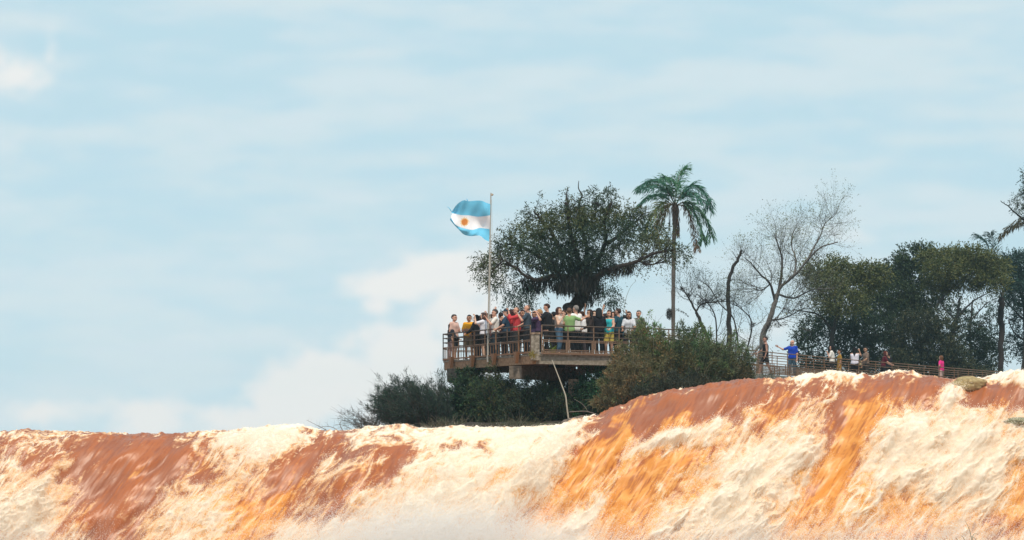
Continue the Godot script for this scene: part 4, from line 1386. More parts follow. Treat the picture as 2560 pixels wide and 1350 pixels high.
	for k in 90:
		var dd := (rv() + Vector3(0, 1.0, 0)).normalized()
		lb.leaf(at(1372, 884, 101.4) + rv() * .1, dd * rng.randf_range(.2, .42), dd.cross(rv()).normalized() * .035, Color(.16, .20, .03).lerp(Color(.08, .13, .03), rng.randf()))
	part(t, "foliage", lb, tinted(.7, Color(.4, .5, .1), .4))
	t = thing("edge_grass", "small yellow grass tuft growing from the concrete at the platform corner", "grass tuft", at(1331, 892, 99.75))
	lb = MB.new()
	for k in 80:
		var dd := (rv() + Vector3(0, .5, .3)).normalized()
		lb.leaf(at(1331, 890, 99.75) + rv() * .06, dd * rng.randf_range(.1, .26), dd.cross(rv()).normalized() * .012, Color(.32, .26, .05).lerp(Color(.18, .15, .05), rng.randf()))
	part(t, "foliage", lb, tinted(.7, Color(.4, .4, .1), .4))
	# pale leaning stem
	t = thing("pale_stem", "pale bare stem leaning down from the platform to the water", "branch", at(1421, 1052, 98.9))
	var sb := MB.new()
	var cv := curve([at(1380, 900, 99.6), at(1392, 930, 99.4), at(1404, 962, 99.2), at(1414, 990, 99.0), at(1417, 1015, 98.9), at(1422, 1052, 98.8)], 5)
	sb.tube(cv, taper(cv.size(), .016, .032), 6, Color(.36, .32, .26))
	part(t, "stem", sb, tinted(.9))
	t = thing("dead_branch", "thin forked dead branch near the bank beside the rising water", "branch", at(1450, 1055, 98.5))
	sb = MB.new()
	sb.tube(curve([at(1424, 1030, 98.5), at(1460, 1028, 98.4), at(1480, 1032, 98.3), at(1505, 1040, 98.2)], 4), taper(13, .016, .012), 5, Color(.2, .17, .15))
	sb.tube(curve([at(1470, 1030, 98.4), at(1458, 1012, 98.4), at(1436, 998, 98.5)], 4), taper(9, .012, .006), 5, Color(.2, .17, .15))
	part(t, "stem", sb, tinted(.9))
	t = thing("bare_twigs", "spidery bare twigs over the water left of the island", "twigs", at(840, 1092, 97.0))
	sb = MB.new()
	for q in [[[830, 1092], [815, 1075], [790, 1062], [766, 1050]], [[860, 1090], [835, 1070], [812, 1066], [795, 1072]], [[900, 1085], [860, 1064], [838, 1062]], [[815, 1075], [798, 1078], [782, 1088]], [[860, 1080], [850, 1062], [856, 1048]]]:
		var w := []
		for p in q:
			w.append(at(p[0], p[1], 97.0))
		var c := curve(w, 4)
		sb.tube(c, taper(c.size(), .014, .004), 4, Color(.16, .13, .115))
		sub_branches(sb, c, .006, 5, .3, 1, .2, Color(.16, .13, .115), [])
	part(t, "stem", sb, tinted(.9))
	# thin fishing-rod-like bamboo shoot above the crowd
	t = thing("bamboo_shoot", "single thin bamboo shoot rising above the crowd near the big bush", "shoot", at(1560, 900, 105.0))
	sb = MB.new()
	sb.tube(curve([at(1552, 880, 105.0), at(1560, 770, 105.0), at(1574, 722, 105.0), at(1590, 702, 105.0)], 5), taper(16, .012, .003), 4, Color(.15, .17, .13))
	part(t, "stem", sb, tinted(.9))
	# blades of grass near the camera
	t = thing("near_grass", "few thin grass blades close to the camera at the lower right", "grass tuft", at(2425, 1420, 46.0))
	lb = MB.new()
	for q in [[2440, 1400, 2425, 1330, 2413, 1302], [2420, 1400, 2412, 1352, 2402, 1338], [2430, 1400, 2432, 1340, 2446, 1336], [2405, 1410, 2398, 1360, 2388, 1342], [2450, 1400, 2440, 1350, 2424, 1341]]:
		var c := curve([at(q[0], q[1], 46.0), at(q[2], q[3], 46.0), at(q[4], q[5], 46.0)], 5)
		lb.tube(c, taper(c.size(), .008, .002), 4, Color(.2, .16, .08))
	part(t, "blade", lb, tinted(.9))


func rock(label: String, p: Vector3, rad: Vector3, col: Color, seed_: int, moss := Color.BLACK) -> void:
	var t := thing("boulder", label, "rock", p)
	var n := fractal(seed_, 4)
	var mb := MB.new()
	var a := 22
	var b := 36
	for i in a + 1:
		for j in b + 1:
			var o := Vector3(sin(PI * i / a) * cos(TAU * j / b), cos(PI * i / a), sin(PI * i / a) * sin(TAU * j / b))
			var r := 1.0 + .28 * n.get_noise_3dv(o * 1.3) + .06 * n.get_noise_3dv(o * 6.0)
			mb.v.append(p + o * rad * r)
			mb.n.append(o)
			mb.c.append(col.lerp(moss, smoothstep(0.0, .3, n.get_noise_3dv(o * 3.0 + Vector3.ONE * 9.0))) if moss != Color.BLACK else col)
	for i in a:
		for j in b:
			var k := i * (b + 1) + j
			mb.ix.append_array([k, k + 1, k + b + 1, k + 1, k + b + 2, k + b + 1])
	mb.smooth()
	part(t, "stone", mb, concrete)


func terrain() -> void:
	var n := fractal(77, 4)
	var mb := MB.new()
	var nx := 90
	var nz := 110
	for j in nz:
		var z := -97.2 - pow(float(j) / (nz - 1), 1.8) * 190.0
		for i in nx:
			var x := -6.5 + pow(float(i) / (nx - 1), 1.3) * 76.0
			var inn := smoothstep(-5.2, -1.5, x + .25 * n.get_noise_2d(x * .5, z * .5)) * smoothstep(97.4, 100.5, -z)
			var back := smoothstep(108.0, 125.0, -z)
			var h := lerpf(-.9, .75, inn)
			h += inn * (smoothstep(2.0, 7.0, x) * 1.0 + back * smoothstep(3.0, 12.0, x) * .7)
			h += .22 * n.get_noise_2d(x * .6, z * .6) + .05 * n.get_noise_2d(x * 3.0, z * 3.0)
			if -z > 118.0 and x < (-z - 110.0) * .14 + 1.0:
				h = minf(h, -.3)
			mb.v.append(Vector3(x, h, z))
			mb.n.append(Vector3.UP)
			mb.c.append(Color(.075, .058, .042).lerp(Color(.05, .06, .03), smoothstep(-.1, .2, n.get_noise_2d(x * .8 + 50.0, z * .8))))
	for j in nz - 1:
		for i in nx - 1:
			var k := j * nx + i
			mb.ix.append_array([k, k + nx, k + 1, k + 1, k + nx, k + nx + 1])
	mb.smooth()
	for i in mb.n.size():
		if mb.n[i].y < 0.0:
			mb.n[i] = -mb.n[i]
	structure("island_ground", mb.mesh(), soil)
	rock("rounded olive-tan boulder breaking the surface at the top of the right-hand fall", at(2422, 962, 90.3), Vector3(.56, .26, .45), Color(.56, .43, .22), 3)
	rock("grey-green mossy rock jutting out of the froth at the right edge", at(2550, 1054, 88.7), Vector3(.5, .12, .45), Color(.42, .40, .27), 5, Color(.26, .27, .14))
	rock("mossy rock at the water's edge under the platform", at(1372, 1074, 97.6), Vector3(.75, .22, .5), Color(.16, .13, .1), 7, Color(.08, .09, .03))
	rock("grey rock half drowned beside the pale stem", at(1450, 1062, 97.4), Vector3(.6, .3, .5), Color(.26, .2, .17), 9)


# ---------- people ----------
func sdf(bones: Array, cell: float, k: float, col: Color, ylo := -9.0, yhi := 9.0) -> MB:
	# surface nets over a smooth union of tapered capsules [a, b, ra, rb]
	var lo := Vector3.ONE * 99.0
	var hi := -lo
	for b in bones:
		var r := Vector3.ONE * maxf(b[2], b[3])
		lo = lo.min(b[0] - r).min(b[1] - r)
		hi = hi.max(b[0] + r).max(b[1] + r)
	lo -= Vector3.ONE * cell * 3.0
	hi += Vector3.ONE * cell * 3.0
	var nx := int((hi.x - lo.x) / cell) + 2
	var ny := int((hi.y - lo.y) / cell) + 2
	var nz := int((hi.z - lo.z) / cell) + 2
	var f := PackedFloat32Array()
	f.resize(nx * ny * nz)
	f.fill(9.0)
	for b in bones:
		var a: Vector3 = b[0]
		var ab: Vector3 = b[1] - a
		var l2 := maxf(ab.length_squared(), 1e-8)
		var ra: float = b[2]
		var rb: float = b[3]
		var pad := Vector3.ONE * (maxf(ra, rb) + k + cell * 2.0)
		var b0: Vector3 = (a.min(b[1]) - pad - lo) / cell
		var b1: Vector3 = (a.max(b[1]) + pad - lo) / cell
		for z in range(maxi(0, int(b0.z)), mini(nz, int(b1.z) + 1)):
			for y in range(maxi(0, int(b0.y)), mini(ny, int(b1.y) + 1)):
				var row := (z * ny + y) * nx
				for x in range(maxi(0, int(b0.x)), mini(nx, int(b1.x) + 1)):
					var p := lo + Vector3(x, y, z) * cell - a
					var t := clampf(p.dot(ab) / l2, 0.0, 1.0)
					var d := (p - ab * t).length() - lerpf(ra, rb, t)
					var o := f[row + x]
					var h := k - absf(o - d)
					f[row + x] = minf(o, d) - (h * h * 0.25 / k if h > 0.0 else 0.0)
	if ylo > -8.0 or yhi < 8.0:
		for y in ny:
			var cut := maxf(ylo - (lo.y + y * cell), lo.y + y * cell - yhi)
			if cut < -0.15:
				continue
			for z in nz:
				var row := (z * ny + y) * nx
				for x in nx:
					f[row + x] = maxf(f[row + x], cut)
	var mb := MB.new()
	var vi := PackedInt32Array()
	vi.resize(nx * ny * nz)
	vi.fill(-1)
	var cells := PackedInt32Array()
	var off := PackedInt32Array([0, 1, nx, nx + 1, nx * ny, nx * ny + 1, nx * ny + nx, nx * ny + nx + 1])
	var lim := cell * 1.9
	for z in nz - 1:
		for y in ny - 1:
			var row := (z * ny + y) * nx
			for x in nx - 1:
				var i := row + x
				var v0 := f[i]
				if v0 > lim or v0 < -lim:
					continue
				var mask := 0
				for q in 8:
					if f[i + off[q]] < 0.0:
						mask |= 1 << q
				if mask == 0 or mask == 255:
					continue
				var s := Vector3.ZERO
				var n := 0
				for q in 8:
					for w in [1, 2, 4]:
						if q & w == 0:
							var fa := f[i + off[q]]
							var fb := f[i + off[q | w]]
							if (fa < 0.0) != (fb < 0.0):
								var t := fa / (fa - fb)
								var pa := Vector3(q & 1, (q >> 1) & 1, (q >> 2) & 1)
								if w == 1: pa.x += t
								elif w == 2: pa.y += t
								else: pa.z += t
								s += pa
								n += 1
				vi[i] = mb.v.size()
				mb.v.append(lo + (Vector3(x, y, z) + s / n) * cell)
				mb.c.append(col)
				cells.append(i)
	var steps := [1, nx, nx * ny]
	for i in cells:
		for ax in 3:
			var fa := f[i]
			var fb := f[i + steps[ax]]
			if (fa < 0.0) == (fb < 0.0):
				continue
			var s1: int = steps[(ax + 1) % 3]
			var s2: int = steps[(ax + 2) % 3]
			if i - s1 - s2 < 0:
				continue
			var q0 := vi[i]
			var q1 := vi[i - s1]
			var q2 := vi[i - s1 - s2]
			var q3 := vi[i - s2]
			if q1 < 0 or q2 < 0 or q3 < 0:
				continue
			if fa < 0.0:   # outside lies along +axis; q0 q1 q2 q3 runs counterclockwise seen from there
				mb.ix.append_array([q0, q2, q1, q0, q3, q2])
			else:
				mb.ix.append_array([q0, q1, q2, q0, q2, q3])
	mb.smooth()
	return mb


var head_mb: MB
var hand_mb: MB
var grip_mb: MB
var hair := {}
var shoe_mesh: Mesh


func V(x: float, y: float, z: float) -> Vector3:
	return Vector3(x, y, z)


func make_hand(curl: float) -> MB:
	var b := [[V(-.02, 0, 0), V(-.026, -.085, 0), .019, .014], [V(.014, 0, 0), V(.022, -.085, 0), .02, .014], [V(0, .02, 0), V(0, -.06, 0), .024, .018]]
	var lens := [.052, .066, .072, .064]
	for i in 4:
		var p := V(-.034 + .0225 * i, -.088, 0)
		var an := curl * .5
		for s in 3:
			an += curl
			var l: float = lens[i] * [.45, .32, .26][s]
			var e := p + V(0, -cos(an), -sin(an)) * l
			b.append([p, e, .0092 - .0008 * s, .0085 - .0008 * s])
			p = e
	b.append([V(.03, -.02, -.004), V(.058, -.055, -.022), .0125, .010])
	b.append([V(.058, -.055, -.022), V(.060, -.088, -.036), .010, .0085])
	return sdf(b, .0065, .006, Color.WHITE)


func people_kit() -> void:
	var hb := [[V(0, .035, .02), V(0, .03, -.005), .092, .088], [V(0, -.02, -.012), V(0, -.065, -.028), .07, .05], [V(-.03, -.05, -.02), V(.03, -.05, -.02), .055, .055], [V(0, .03, -.092), V(0, -.012, -.108), .010, .015], [V(-.04, .035, -.076), V(.04, .035, -.076), .018, .018], [V(-.092, .012, .012), V(-.096, -.018, .008), .014, .011], [V(.092, .012, .012), V(.096, -.018, .008), .014, .011], [V(-.018, -.052, -.082), V(.018, -.052, -.082), .012, .012]]
	head_mb = sdf(hb, .0105, .02, Color.WHITE)
	for i in head_mb.v.size():
		var p := head_mb.v[i]
		if p.z < -.06 and absf(p.y - .014) < .011 and absf(absf(p.x) - .034) < .017:
			head_mb.c[i] = Color(.12, .1, .1)
		elif p.z < -.075 and absf(p.y + .052) < .01 and absf(p.x) < .026:
			head_mb.c[i] = Color(.75, .45, .45)
		elif p.z < -.07 and absf(p.y - .042) < .007 and absf(absf(p.x) - .036) < .022:
			head_mb.c[i] = Color(.3, .25, .22)
	hand_mb = make_hand(.22)
	grip_mb = make_hand(.75)
	var short := [[V(0, .052, .032), V(0, .04, .045), .094, .088], [V(0, .085, -.03), V(0, .07, .02), .056, .07]]
	hair["short"] = sdf(short, .012, .02, Color.WHITE, -.055).mesh()
	var bald := [[V(0, .045, .034), V(0, .02, .045), .086, .08]]
	hair["thin"] = sdf(bald, .012, .02, Color.WHITE, -.05).mesh()
	var long := short + [[V(0, .02, .06), V(0, -.30, .085), .09, .062], [V(-.075, .03, .02), V(-.085, -.22, .02), .036, .03], [V(.075, .03, .02), V(.085, -.22, .02), .036, .03]]
	hair["long"] = sdf(long, .014, .025, Color.WHITE).mesh()
	var bob := short + [[V(0, .02, .05), V(0, -.08, .055), .095, .08], [V(-.078, .03, .015), V(-.08, -.09, .01), .036, .03], [V(.078, .03, .015), V(.08, -.09, .01), .036, .03]]
	hair["bob"] = sdf(bob, .013, .025, Color.WHITE).mesh()
	var bun := short + [[V(0, .11, .10), V(0, .12, .11), .042, .04]]
	hair["bun"] = sdf(bun, .012, .02, Color.WHITE, -.05).mesh()
	var cap := [[V(0, .06, .012), V(0, .055, .02), .102, .10], [V(-.04, .055, -.08), V(-.035, .045, -.155), .018, .012], [V(.04, .055, -.08), V(.035, .045, -.155), .018, .012], [V(0, .055, -.08), V(0, .048, -.17), .018, .012]]
	hair["cap"] = sdf(cap, .012, .012, Color.WHITE, .03).mesh()
	hair["hood"] = sdf([[V(0, .045, .03), V(0, -.06, .045), .112, .115], [V(0, -.06, .04), V(0, -.15, .05), .11, .13]], .014, .03, Color.WHITE).mesh()
	hair["capback"] = sdf(short, .012, .02, Color.WHITE, -.06, .05).mesh()
	shoe_mesh = sdf([[V(0, .045, .045), V(0, .04, -.13), .045, .04], [V(0, .075, .04), V(0, .09, .035), .045, .045]], .014, .02, Color.WHITE, .0).mesh()


const ARMS := {
	"down": [[.05, -.28, .02], [.07, -.52, -.06]], "phone": [[.07, -.19, -.17], [-.07, .03, -.33]], "high": [[.08, -.06, -.24], [-.02, .19, -.30]], "rail": [[.07, -.25, -.10], [.02, -.37, -.33]],
	"cross": [[.07, -.26, -.09], [-.16, -.24, -.21]], "up": [[.08, .17, -.14], [.02, .42, -.12]], "point": [[.08, -.06, -.26], [.04, -.02, -.51]], "hip": [[.18, -.21, .05], [.04, -.40, -.04]], "side": [[.26, -.08, -.06], [.46, .04, -.14]], "hug": [[.20, -.06, -.18], [-.10, .0, -.34]], "chin": [[.06, -.27, -.10], [-.08, -.04, -.20]]}


func person(label: String, where: Vector3, face: float, tall: float, o: Dictionary) -> Node3D:
	# o: top, sleeve (0 none, 1 short, 2 long), bottom, legs ("long", "short", "skirt"), hair, hairc, skin, left, right (arm poses), stride, lean, wide, turn
	var t := thing("person", label, "person", where, o.get("group", "visitors on the platform"))
	t.rotation.y = deg_to_rad(face)
	var s := tall / 1.72
	t.scale = Vector3.ONE * s
	var wide: float = o.get("wide", 1.0)
	var lean: float = o.get("lean", 0.0)
	var stride: float = o.get("stride", 0.05)
	var skin: Color = o.get("skin", Color(.50, .29, .20))
	var hips := V(0, .93, 0)
	var up := V(0, cos(lean), -sin(lean))
	var chest := hips + up * .34
	var neck := hips + up * .52
	var head := hips + up * .665 + V(0, 0, -.02)
	var sh := hips + up * .47
	var w := .165 * lerpf(1.0, wide, .6)
	var torso := [
		[hips + V(-.07, .0, 0), hips + V(.07, .0, 0), .115 * wide, .115 * wide],
		[hips + V(-.06, .05, 0), chest + V(-.075 * wide, .02, 0), .105 * wide, .105 * wide],
		[hips + V(.06, .05, 0), chest + V(.075 * wide, .02, 0), .105 * wide, .105 * wide],
		[sh + V(-w, -.02, .0), sh + V(w, -.02, .0), .062, .062],
		[chest + V(-.08, .02, -.01), chest + V(.08, .02, -.01), .10 * wide, .10 * wide]]
	if wide > 1.15:
		torso.append([hips + V(0, .12, -.04), chest + V(0, -.08, -.05), .13 * wide, .12 * wide])
	var neck_b := [[sh + V(0, 0, .0), neck + up * .09, .062, .052]]
	var legs := []
	var feet := []
	for sd in [-1.0, 1.0]:
		var fwd: float = stride * sd
		var hip := hips + V(.088 * sd * lerpf(1.0, wide, .5), -.04, 0)
		var foot := V(.10 * sd * lerpf(1.0, wide, .4), .085, -fwd * 1.0)
		var knee := hip.lerp(foot, .5) + V(.01 * sd, .01, -.03 - absf(fwd) * .12)
		legs.append([hip, knee, .092 * lerpf(1.0, wide, .7), .062])
		legs.append([knee, foot, .060, .040])
		feet.append(foot)
	var arms := []
	var hands := []
	var poses: Array = [ARMS[o.get("left", "down")], ARMS[o.get("right", "down")]]
	for i in 2:
		var sd := -1.0 if i == 0 else 1.0
		var p0 := sh + V(w * sd * 1.06, -.025, 0)
		var e: Array = poses[i][0]
		var h: Array = poses[i][1]
		var p1 := p0 + V(e[0] * sd, e[1], e[2])
		var p2 := p0 + V(h[0] * sd, h[1], h[2])
		arms.append([p0, p1, .052, .042])
		arms.append([p1, p2, .041, .028])
		hands.append([p1, p2, sd, o.get("left" if i == 0 else "right", "down")])
	var body := sdf(torso + neck_b + legs + arms + [[feet[0] + V(0, -.03, .02), feet[0] + V(0, -.05, -.12), .035, .03], [feet[1] + V(0, -.03, .02), feet[1] + V(0, -.05, -.12), .035, .03]], .024, .035, skin)
	var look := Basis(Vector3.UP, deg_to_rad(o.get("turn", 0.0))) * Basis(Vector3.RIGHT, o.get("nod", 0.0))
	body.add(head_mb, Transform3D(look, head), skin)
	for h in hands:
		var dir: Vector3 = (h[1] - h[0]).normalized()
		var yy := -dir
		var zz := (V(0, 0, 1) - yy * yy.z).normalized() if absf(yy.z) < .9 else (V(0, 1, 0) - yy * yy.y).normalized()
		var xx := yy.cross(zz)
		var bs := Basis(xx * (-h[2] if false else 1.0), yy, zz)
		body.add(grip_mb if h[3] in ["phone", "high", "rail", "chin"] else hand_mb, Transform3D(bs, h[1] + dir * .015), skin)
	var bo := MeshInstance3D.new()
	bo.name = "body"
	bo.mesh = body.mesh()
	bo.material_override = skin_mat
	t.add_child(bo)
	# clothes
	var sleeve: int = o.get("sleeve", 1)
	var fat := []
	for b in torso:
		fat.append([b[0], b[1], b[2] + .014, b[3] + .014])
	if sleeve > 0:
		for i in 2:
			var a: Array = arms[i * 2]
			var a2: Array = arms[i * 2 + 1]
			if sleeve == 1:
				fat.append([a[0], a[0].lerp(a[1], .72), .070, .064])
			else:
				fat.append([a[0], a[1], .068, .058])
				fat.append([a2[0], a2[0].lerp(a2[1], .92), .058, .046])
	var hem: float = o.get("hem", .86)
	var top := sdf(fat, .024, .03, Color.WHITE, hem, sh.y + (.065 if sleeve > 0 else .0))
	crease(top)
	shared(t, o.get("top_name", "shirt"), top.mesh(), cloth(o.get("top", Color(.5, .5, .5))))
	var lg: String = o.get("legs", "long")
	var pants := [[torso[0][0], torso[0][1], torso[0][2] + .010, torso[0][3] + .010]]
	var cut := .11
	if lg == "long":
		for b in legs:
			pants.append([b[0], b[1], b[2] + .014, b[3] + .016])
	elif lg == "short":
		for i in [0, 2]:
			pants.append([legs[i][0], legs[i][1], legs[i][2] + .016, legs[i][3] + .03])
		cut = .52
	else:
		for i in [0, 2]:
			pants.append([legs[i][0], legs[i][1], .11, .115])
		pants.append([hips, V(0, .5, -.02), .13, .14])
		cut = .5
	var low := sdf(pants, .024, .03, Color.WHITE, cut, hem + .07)
	crease(low)
	shared(t, {"long": "trousers", "short": "shorts", "skirt": "skirt"}[lg], low.mesh(), cloth(o.get("bottom", Color(.03, .03, .035))))
	for ft in feet:
		shared(t, "shoe", shoe_mesh, cloth(o.get("shoe", Color(.25, .24, .23))), Transform3D(Basis(), V(ft.x, 0.0, ft.z)))
	var hs: String = o.get("hair", "short")
	shared(t, "cap" if hs == "cap" else "hood" if hs == "hood" else "hair", hair[hs], cloth(o.get("hairc", Color(.03, .022, .018))), Transform3D(look, head))
	if hs == "cap":
		shared(t, "hair", hair["capback"], cloth(o.get("under", Color(.03, .022, .018))), Transform3D(look, head))
	return t


var skin_mat: StandardMaterial3D
var fold_noise := FastNoiseLite.new()


func crease(mb: MB) -> void:
	for i in mb.v.size():
		var p := mb.v[i]
		mb.v[i] += mb.n[i] * (.010 * fold_noise.get_noise_3d(p.x * 900.0, p.y * 450.0, p.z * 900.0))
	mb.smooth()


func cloth(col: Color) -> StandardMaterial3D:
	var key := ["cloth", col]
	if not mat_cache.has(key):
		var m := StandardMaterial3D.new()
		m.albedo_color = col.linear_to_srgb()
		m.roughness = .92
		m.metallic_specular = .25
		mat_cache[key] = m
	return mat_cache[key]


func face_depth(px: float, a: Vector3, b: Vector3) -> float:
	# distance at which the line of sight through px crosses the vertical plane through a and b
	var k := (px - 1280.0) / FOC
	# a.x + s (b.x - a.x) = k D, D = -a.z - s (b.z - a.z)
	var s := (k * -a.z - a.x) / ((b.x - a.x) + k * (b.z - a.z))
	return -(a.z + s * (b.z - a.z))


func on_deck(px: float, d: float) -> Vector3:
	return Vector3((px - 1280.0) / FOC * d, DECK, -d)


func phone(label: String, p: Vector3, face: float, col: Color, tilt := 0.0) -> void:
	var t := thing("phone", label, "phone", p, "phones held up by visitors")
	t.rotation.y = deg_to_rad(face)
	t.rotation.z = tilt
	var c := MB.new()
	c.box(Vector3.ZERO, V(.038, 0, 0), V(0, .078, 0), V(0, 0, .006), Color.WHITE)
	shared(t, "case", c.mesh(), plain(col, .4))
	var g := MB.new()
	g.box(V(0, 0, .0075), V(.034, 0, 0), V(0, .072, 0), V(0, 0, .0012), Color.WHITE)
	shared(t, "screen", g.mesh(), plain(lin(.02, .025, .03), .1))


func front_of(p: Node3D, up: float, fwd: float, side := 0.0) -> Vector3:
	return p.transform * V(side, up, -fwd)


func people() -> void:
	skin_mat = tinted(.6, Color.BLACK, .35)
	fold_noise.seed = 5
	fold_noise.fractal_octaves = 3
	people_kit()
	var black := Color(.018, .018, .022)
	var dark := Color(.028, .026, .028)
	var navy := Color(.02, .035, .06)
	var brown := Color(.05, .028, .02)
	var pale := Color(.62, .40, .30)
	var tanned := Color(.42, .23, .15)
	var rosy := Color(.56, .31, .23)
	var L := func(px: float, off: float) -> Vector3: return on_deck(px, face_depth(px, CORNER, LEFT_END) + off)
	var R := func(px: float, off: float) -> Vector3: return on_deck(px, face_depth(px, CORNER, RIGHT) + off)
	# along the long side, from the far end to the corner
	person("person in a charcoal jacket hunched over the rail at the far corner", L.call(1127, .5), -60.0, 1.42, {"top": Color(.035, .038, .05), "sleeve": 2, "bottom": Color(.30, .22, .22), "hair": "long", "hairc": Color(.045, .025, .022), "skin": rosy, "left": "rail", "right": "rail"})
	person("person in a pale pink t-shirt and black shorts at the far corner", L.call(1135, .95), -120.0, 1.76, {"top": Color(.62, .40, .34), "bottom": black, "legs": "short", "hairc": Color(.05, .04, .038), "skin": rosy, "left": "cross", "right": "down", "wide": 1.1, "hem": .80})
	person("person in a yellow shirt with crossed arms", L.call(1173, .55), 165.0, 1.66, {"top": Color(.80, .36, .02), "bottom": Color(.2, .15, .1), "legs": "short", "hairc": Color(.03, .03, .035), "skin": tanned, "left": "cross", "right": "cross"})
	person("person all in black with the hood up beside the yellow shirt", L.call(1191, .55), 60.0, 1.62, {"top": black, "sleeve": 2, "bottom": dark, "hair": "hood", "hairc": black, "skin": rosy, "left": "rail", "right": "rail", "wide": 1.1})
	var p := person("person in a white t-shirt and black shorts photographing beside the black hood", L.call(1209, .55), 75.0, 1.68, {"top": Color(.72, .72, .80), "bottom": black, "legs": "short", "hair": "bob", "hairc": Color(.07, .042, .036), "skin": pale, "left": "high", "right": "phone"})
	phone("pale phone held up beside the white t-shirt and black shorts", front_of(p, 1.52, .46), 75.0, lin(.7, .7, .72))
	person("person in dark red half hidden behind the white t-shirt and black shorts", L.call(1218, 1.7), 80.0, 1.69, {"top": Color(.16, .04, .04), "sleeve": 2, "hairc": Color(.03, .025, .025), "skin": tanned, "left": "phone", "right": "phone"})
	p = person("person in a cream polo shirt raising a phone next to the flagpole", L.call(1238, .5), 95.0, 1.75, {"top": Color(.74, .70, .66), "bottom": Color(.035, .05, .065), "hairc": Color(.06, .05, .048), "skin": rosy, "left": "phone", "right": "high", "wide": 1.12})
	phone("dark phone held by the person in the cream polo shirt", front_of(p, 1.50, .45), 95.0, black)
	person("person in dark clothes holding an arm high between cream polo and navy cap", L.call(1252, 1.5), 20.0, 1.66, {"top": Color(.04, .03, .04), "hairc": dark, "skin": rosy, "left": "up", "right": "high"})
	person("person in a navy cap and dark blue shirt leaning on the rail", L.call(1266, .6), 85.0, 1.72, {"top": Color(.03, .06, .10), "bottom": black, "hair": "cap", "hairc": Color(.02, .05, .075), "under": black, "skin": rosy, "left": "rail", "right": "rail", "wide": 1.15})
	person("person in burgundy long sleeves right behind the navy cap", L.call(1279, 1.2), 70.0, 1.70, {"top": Color(.09, .02, .025), "sleeve": 2, "hair": "long", "hairc": Color(.05, .022, .02), "skin": pale, "left": "rail", "right": "phone"})
	p = person("person in a bright red long-sleeved shirt taking a picture", L.call(1292, .45), 92.0, 1.74, {"top": Color(.52, .055, .065), "bottom": Color(.05, .05, .052), "hairc": Color(.14, .09, .07), "hair": "thin", "skin": rosy, "left": "high", "right": "phone", "sleeve": 2, "wide": 1.12, "hem": .80})
	phone("black phone held up by the person in the red shirt", front_of(p, 1.58, .42), 92.0, black)
	person("person in dark brown squeezed between the red and the slate shirts", L.call(1306, 1.1), 160.0, 1.64, {"top": Color(.05, .03, .035), "hairc": Color(.04, .022, .022), "skin": tanned})
	person("person in a slate blue t-shirt beside the concrete corner block", L.call(1319, .45), 85.0, 1.77, {"top": Color(.05, .07, .095), "bottom": Color(.025, .025, .03), "hairc": Color(.16, .11, .085), "hair": "thin", "skin": rosy, "left": "phone", "right": "rail", "wide": 1.08})
	person("person in dark purple standing back behind the concrete corner block", L.call(1336, 2.2), 170.0, 1.58, {"top": Color(.06, .045, .09), "hairc": black, "skin": tanned})
	# behind the corner and along the panelled side
	p = person("person in a purple top lifting a blue phone", R.call(1349, 1.9), 60.0, 1.66, {"top": Color(.075, .045, .10), "hair": "long", "hairc": Color(.36, .2, .1), "skin": pale, "left": "high", "right": "high"})
	phone("bright blue phone lifted above the purple top", at(1353, 790, 101.3), 20.0, lin(.07, .16, .52))
	person("person in a loose black shirt looking down at their raised hands", R.call(1368, .5), 75.0, 1.80, {"top": black, "sleeve": 1, "bottom": dark, "hairc": Color(.05, .03, .028), "skin": rosy, "left": "phone", "right": "phone", "wide": 1.32, "hem": .74, "nod": -.2})
	person("person in a white crop top and blue jeans", R.call(1397, .6), -120.0, 1.70, {"top": Color(.66, .58, .52), "sleeve": 0, "hem": 1.08, "bottom": Color(.075, .14, .22), "hair": "long", "hairc": Color(.075, .035, .03), "skin": pale, "left": "cross", "right": "chin"})
	person("person in a light green t-shirt with their back to the rail", R.call(1423, .5), 5.0, 1.68, {"top": Color(.22, .36, .15), "bottom": black, "hairc": Color(.12, .07, .05), "skin": Color(.54, .3, .2), "left": "hug", "right": "side", "wide": 1.15})
	person("person in a white t-shirt and black trousers behind the light green t-shirt", R.call(1440, .95), 40.0, 1.80, {"top": Color(.80, .79, .78), "bottom": black, "hairc": Color(.22, .2, .19), "skin": rosy, "left": "hug", "right": "down", "hem": .80})
	person("person in a white shirt bending towards the rail with one arm out", R.call(1464, .8), 60.0, 1.62, {"top": Color(.74, .74, .78), "bottom": Color(.06, .05, .06), "hairc": brown, "skin": rosy, "left": "point", "right": "rail", "lean": .25})
	p = person("person in a dark brown top holding a phone overhead", R.call(1475, .6), 110.0, 1.66, {"top": Color(.04, .028, .026), "sleeve": 2, "bottom": Color(.02, .02, .025), "hair": "bob", "hairc": Color(.035, .02, .018), "skin": tanned, "left": "rail", "right": "up"})
	phone("small dark phone raised overhead by the person in dark brown", at(1479, 786, 101.9), 60.0, black, .3)
	person("person in a black hooded jacket seen from behind on the panelled side", R.call(1497, .55), 10.0, 1.71, {"top": Color(.016, .016, .022), "sleeve": 2, "bottom": black, "hair": "hood", "hairc": Color(.02, .022, .026), "skin": tanned, "left": "rail", "right": "rail", "wide": 1.12})
	person("person in dark plum half hidden behind the black hooded jacket", R.call(1513, 1.1), 60.0, 1.56, {"top": Color(.05, .03, .045), "sleeve": 2, "hairc": Color(.045, .03, .03), "hair": "bob", "skin": tanned})
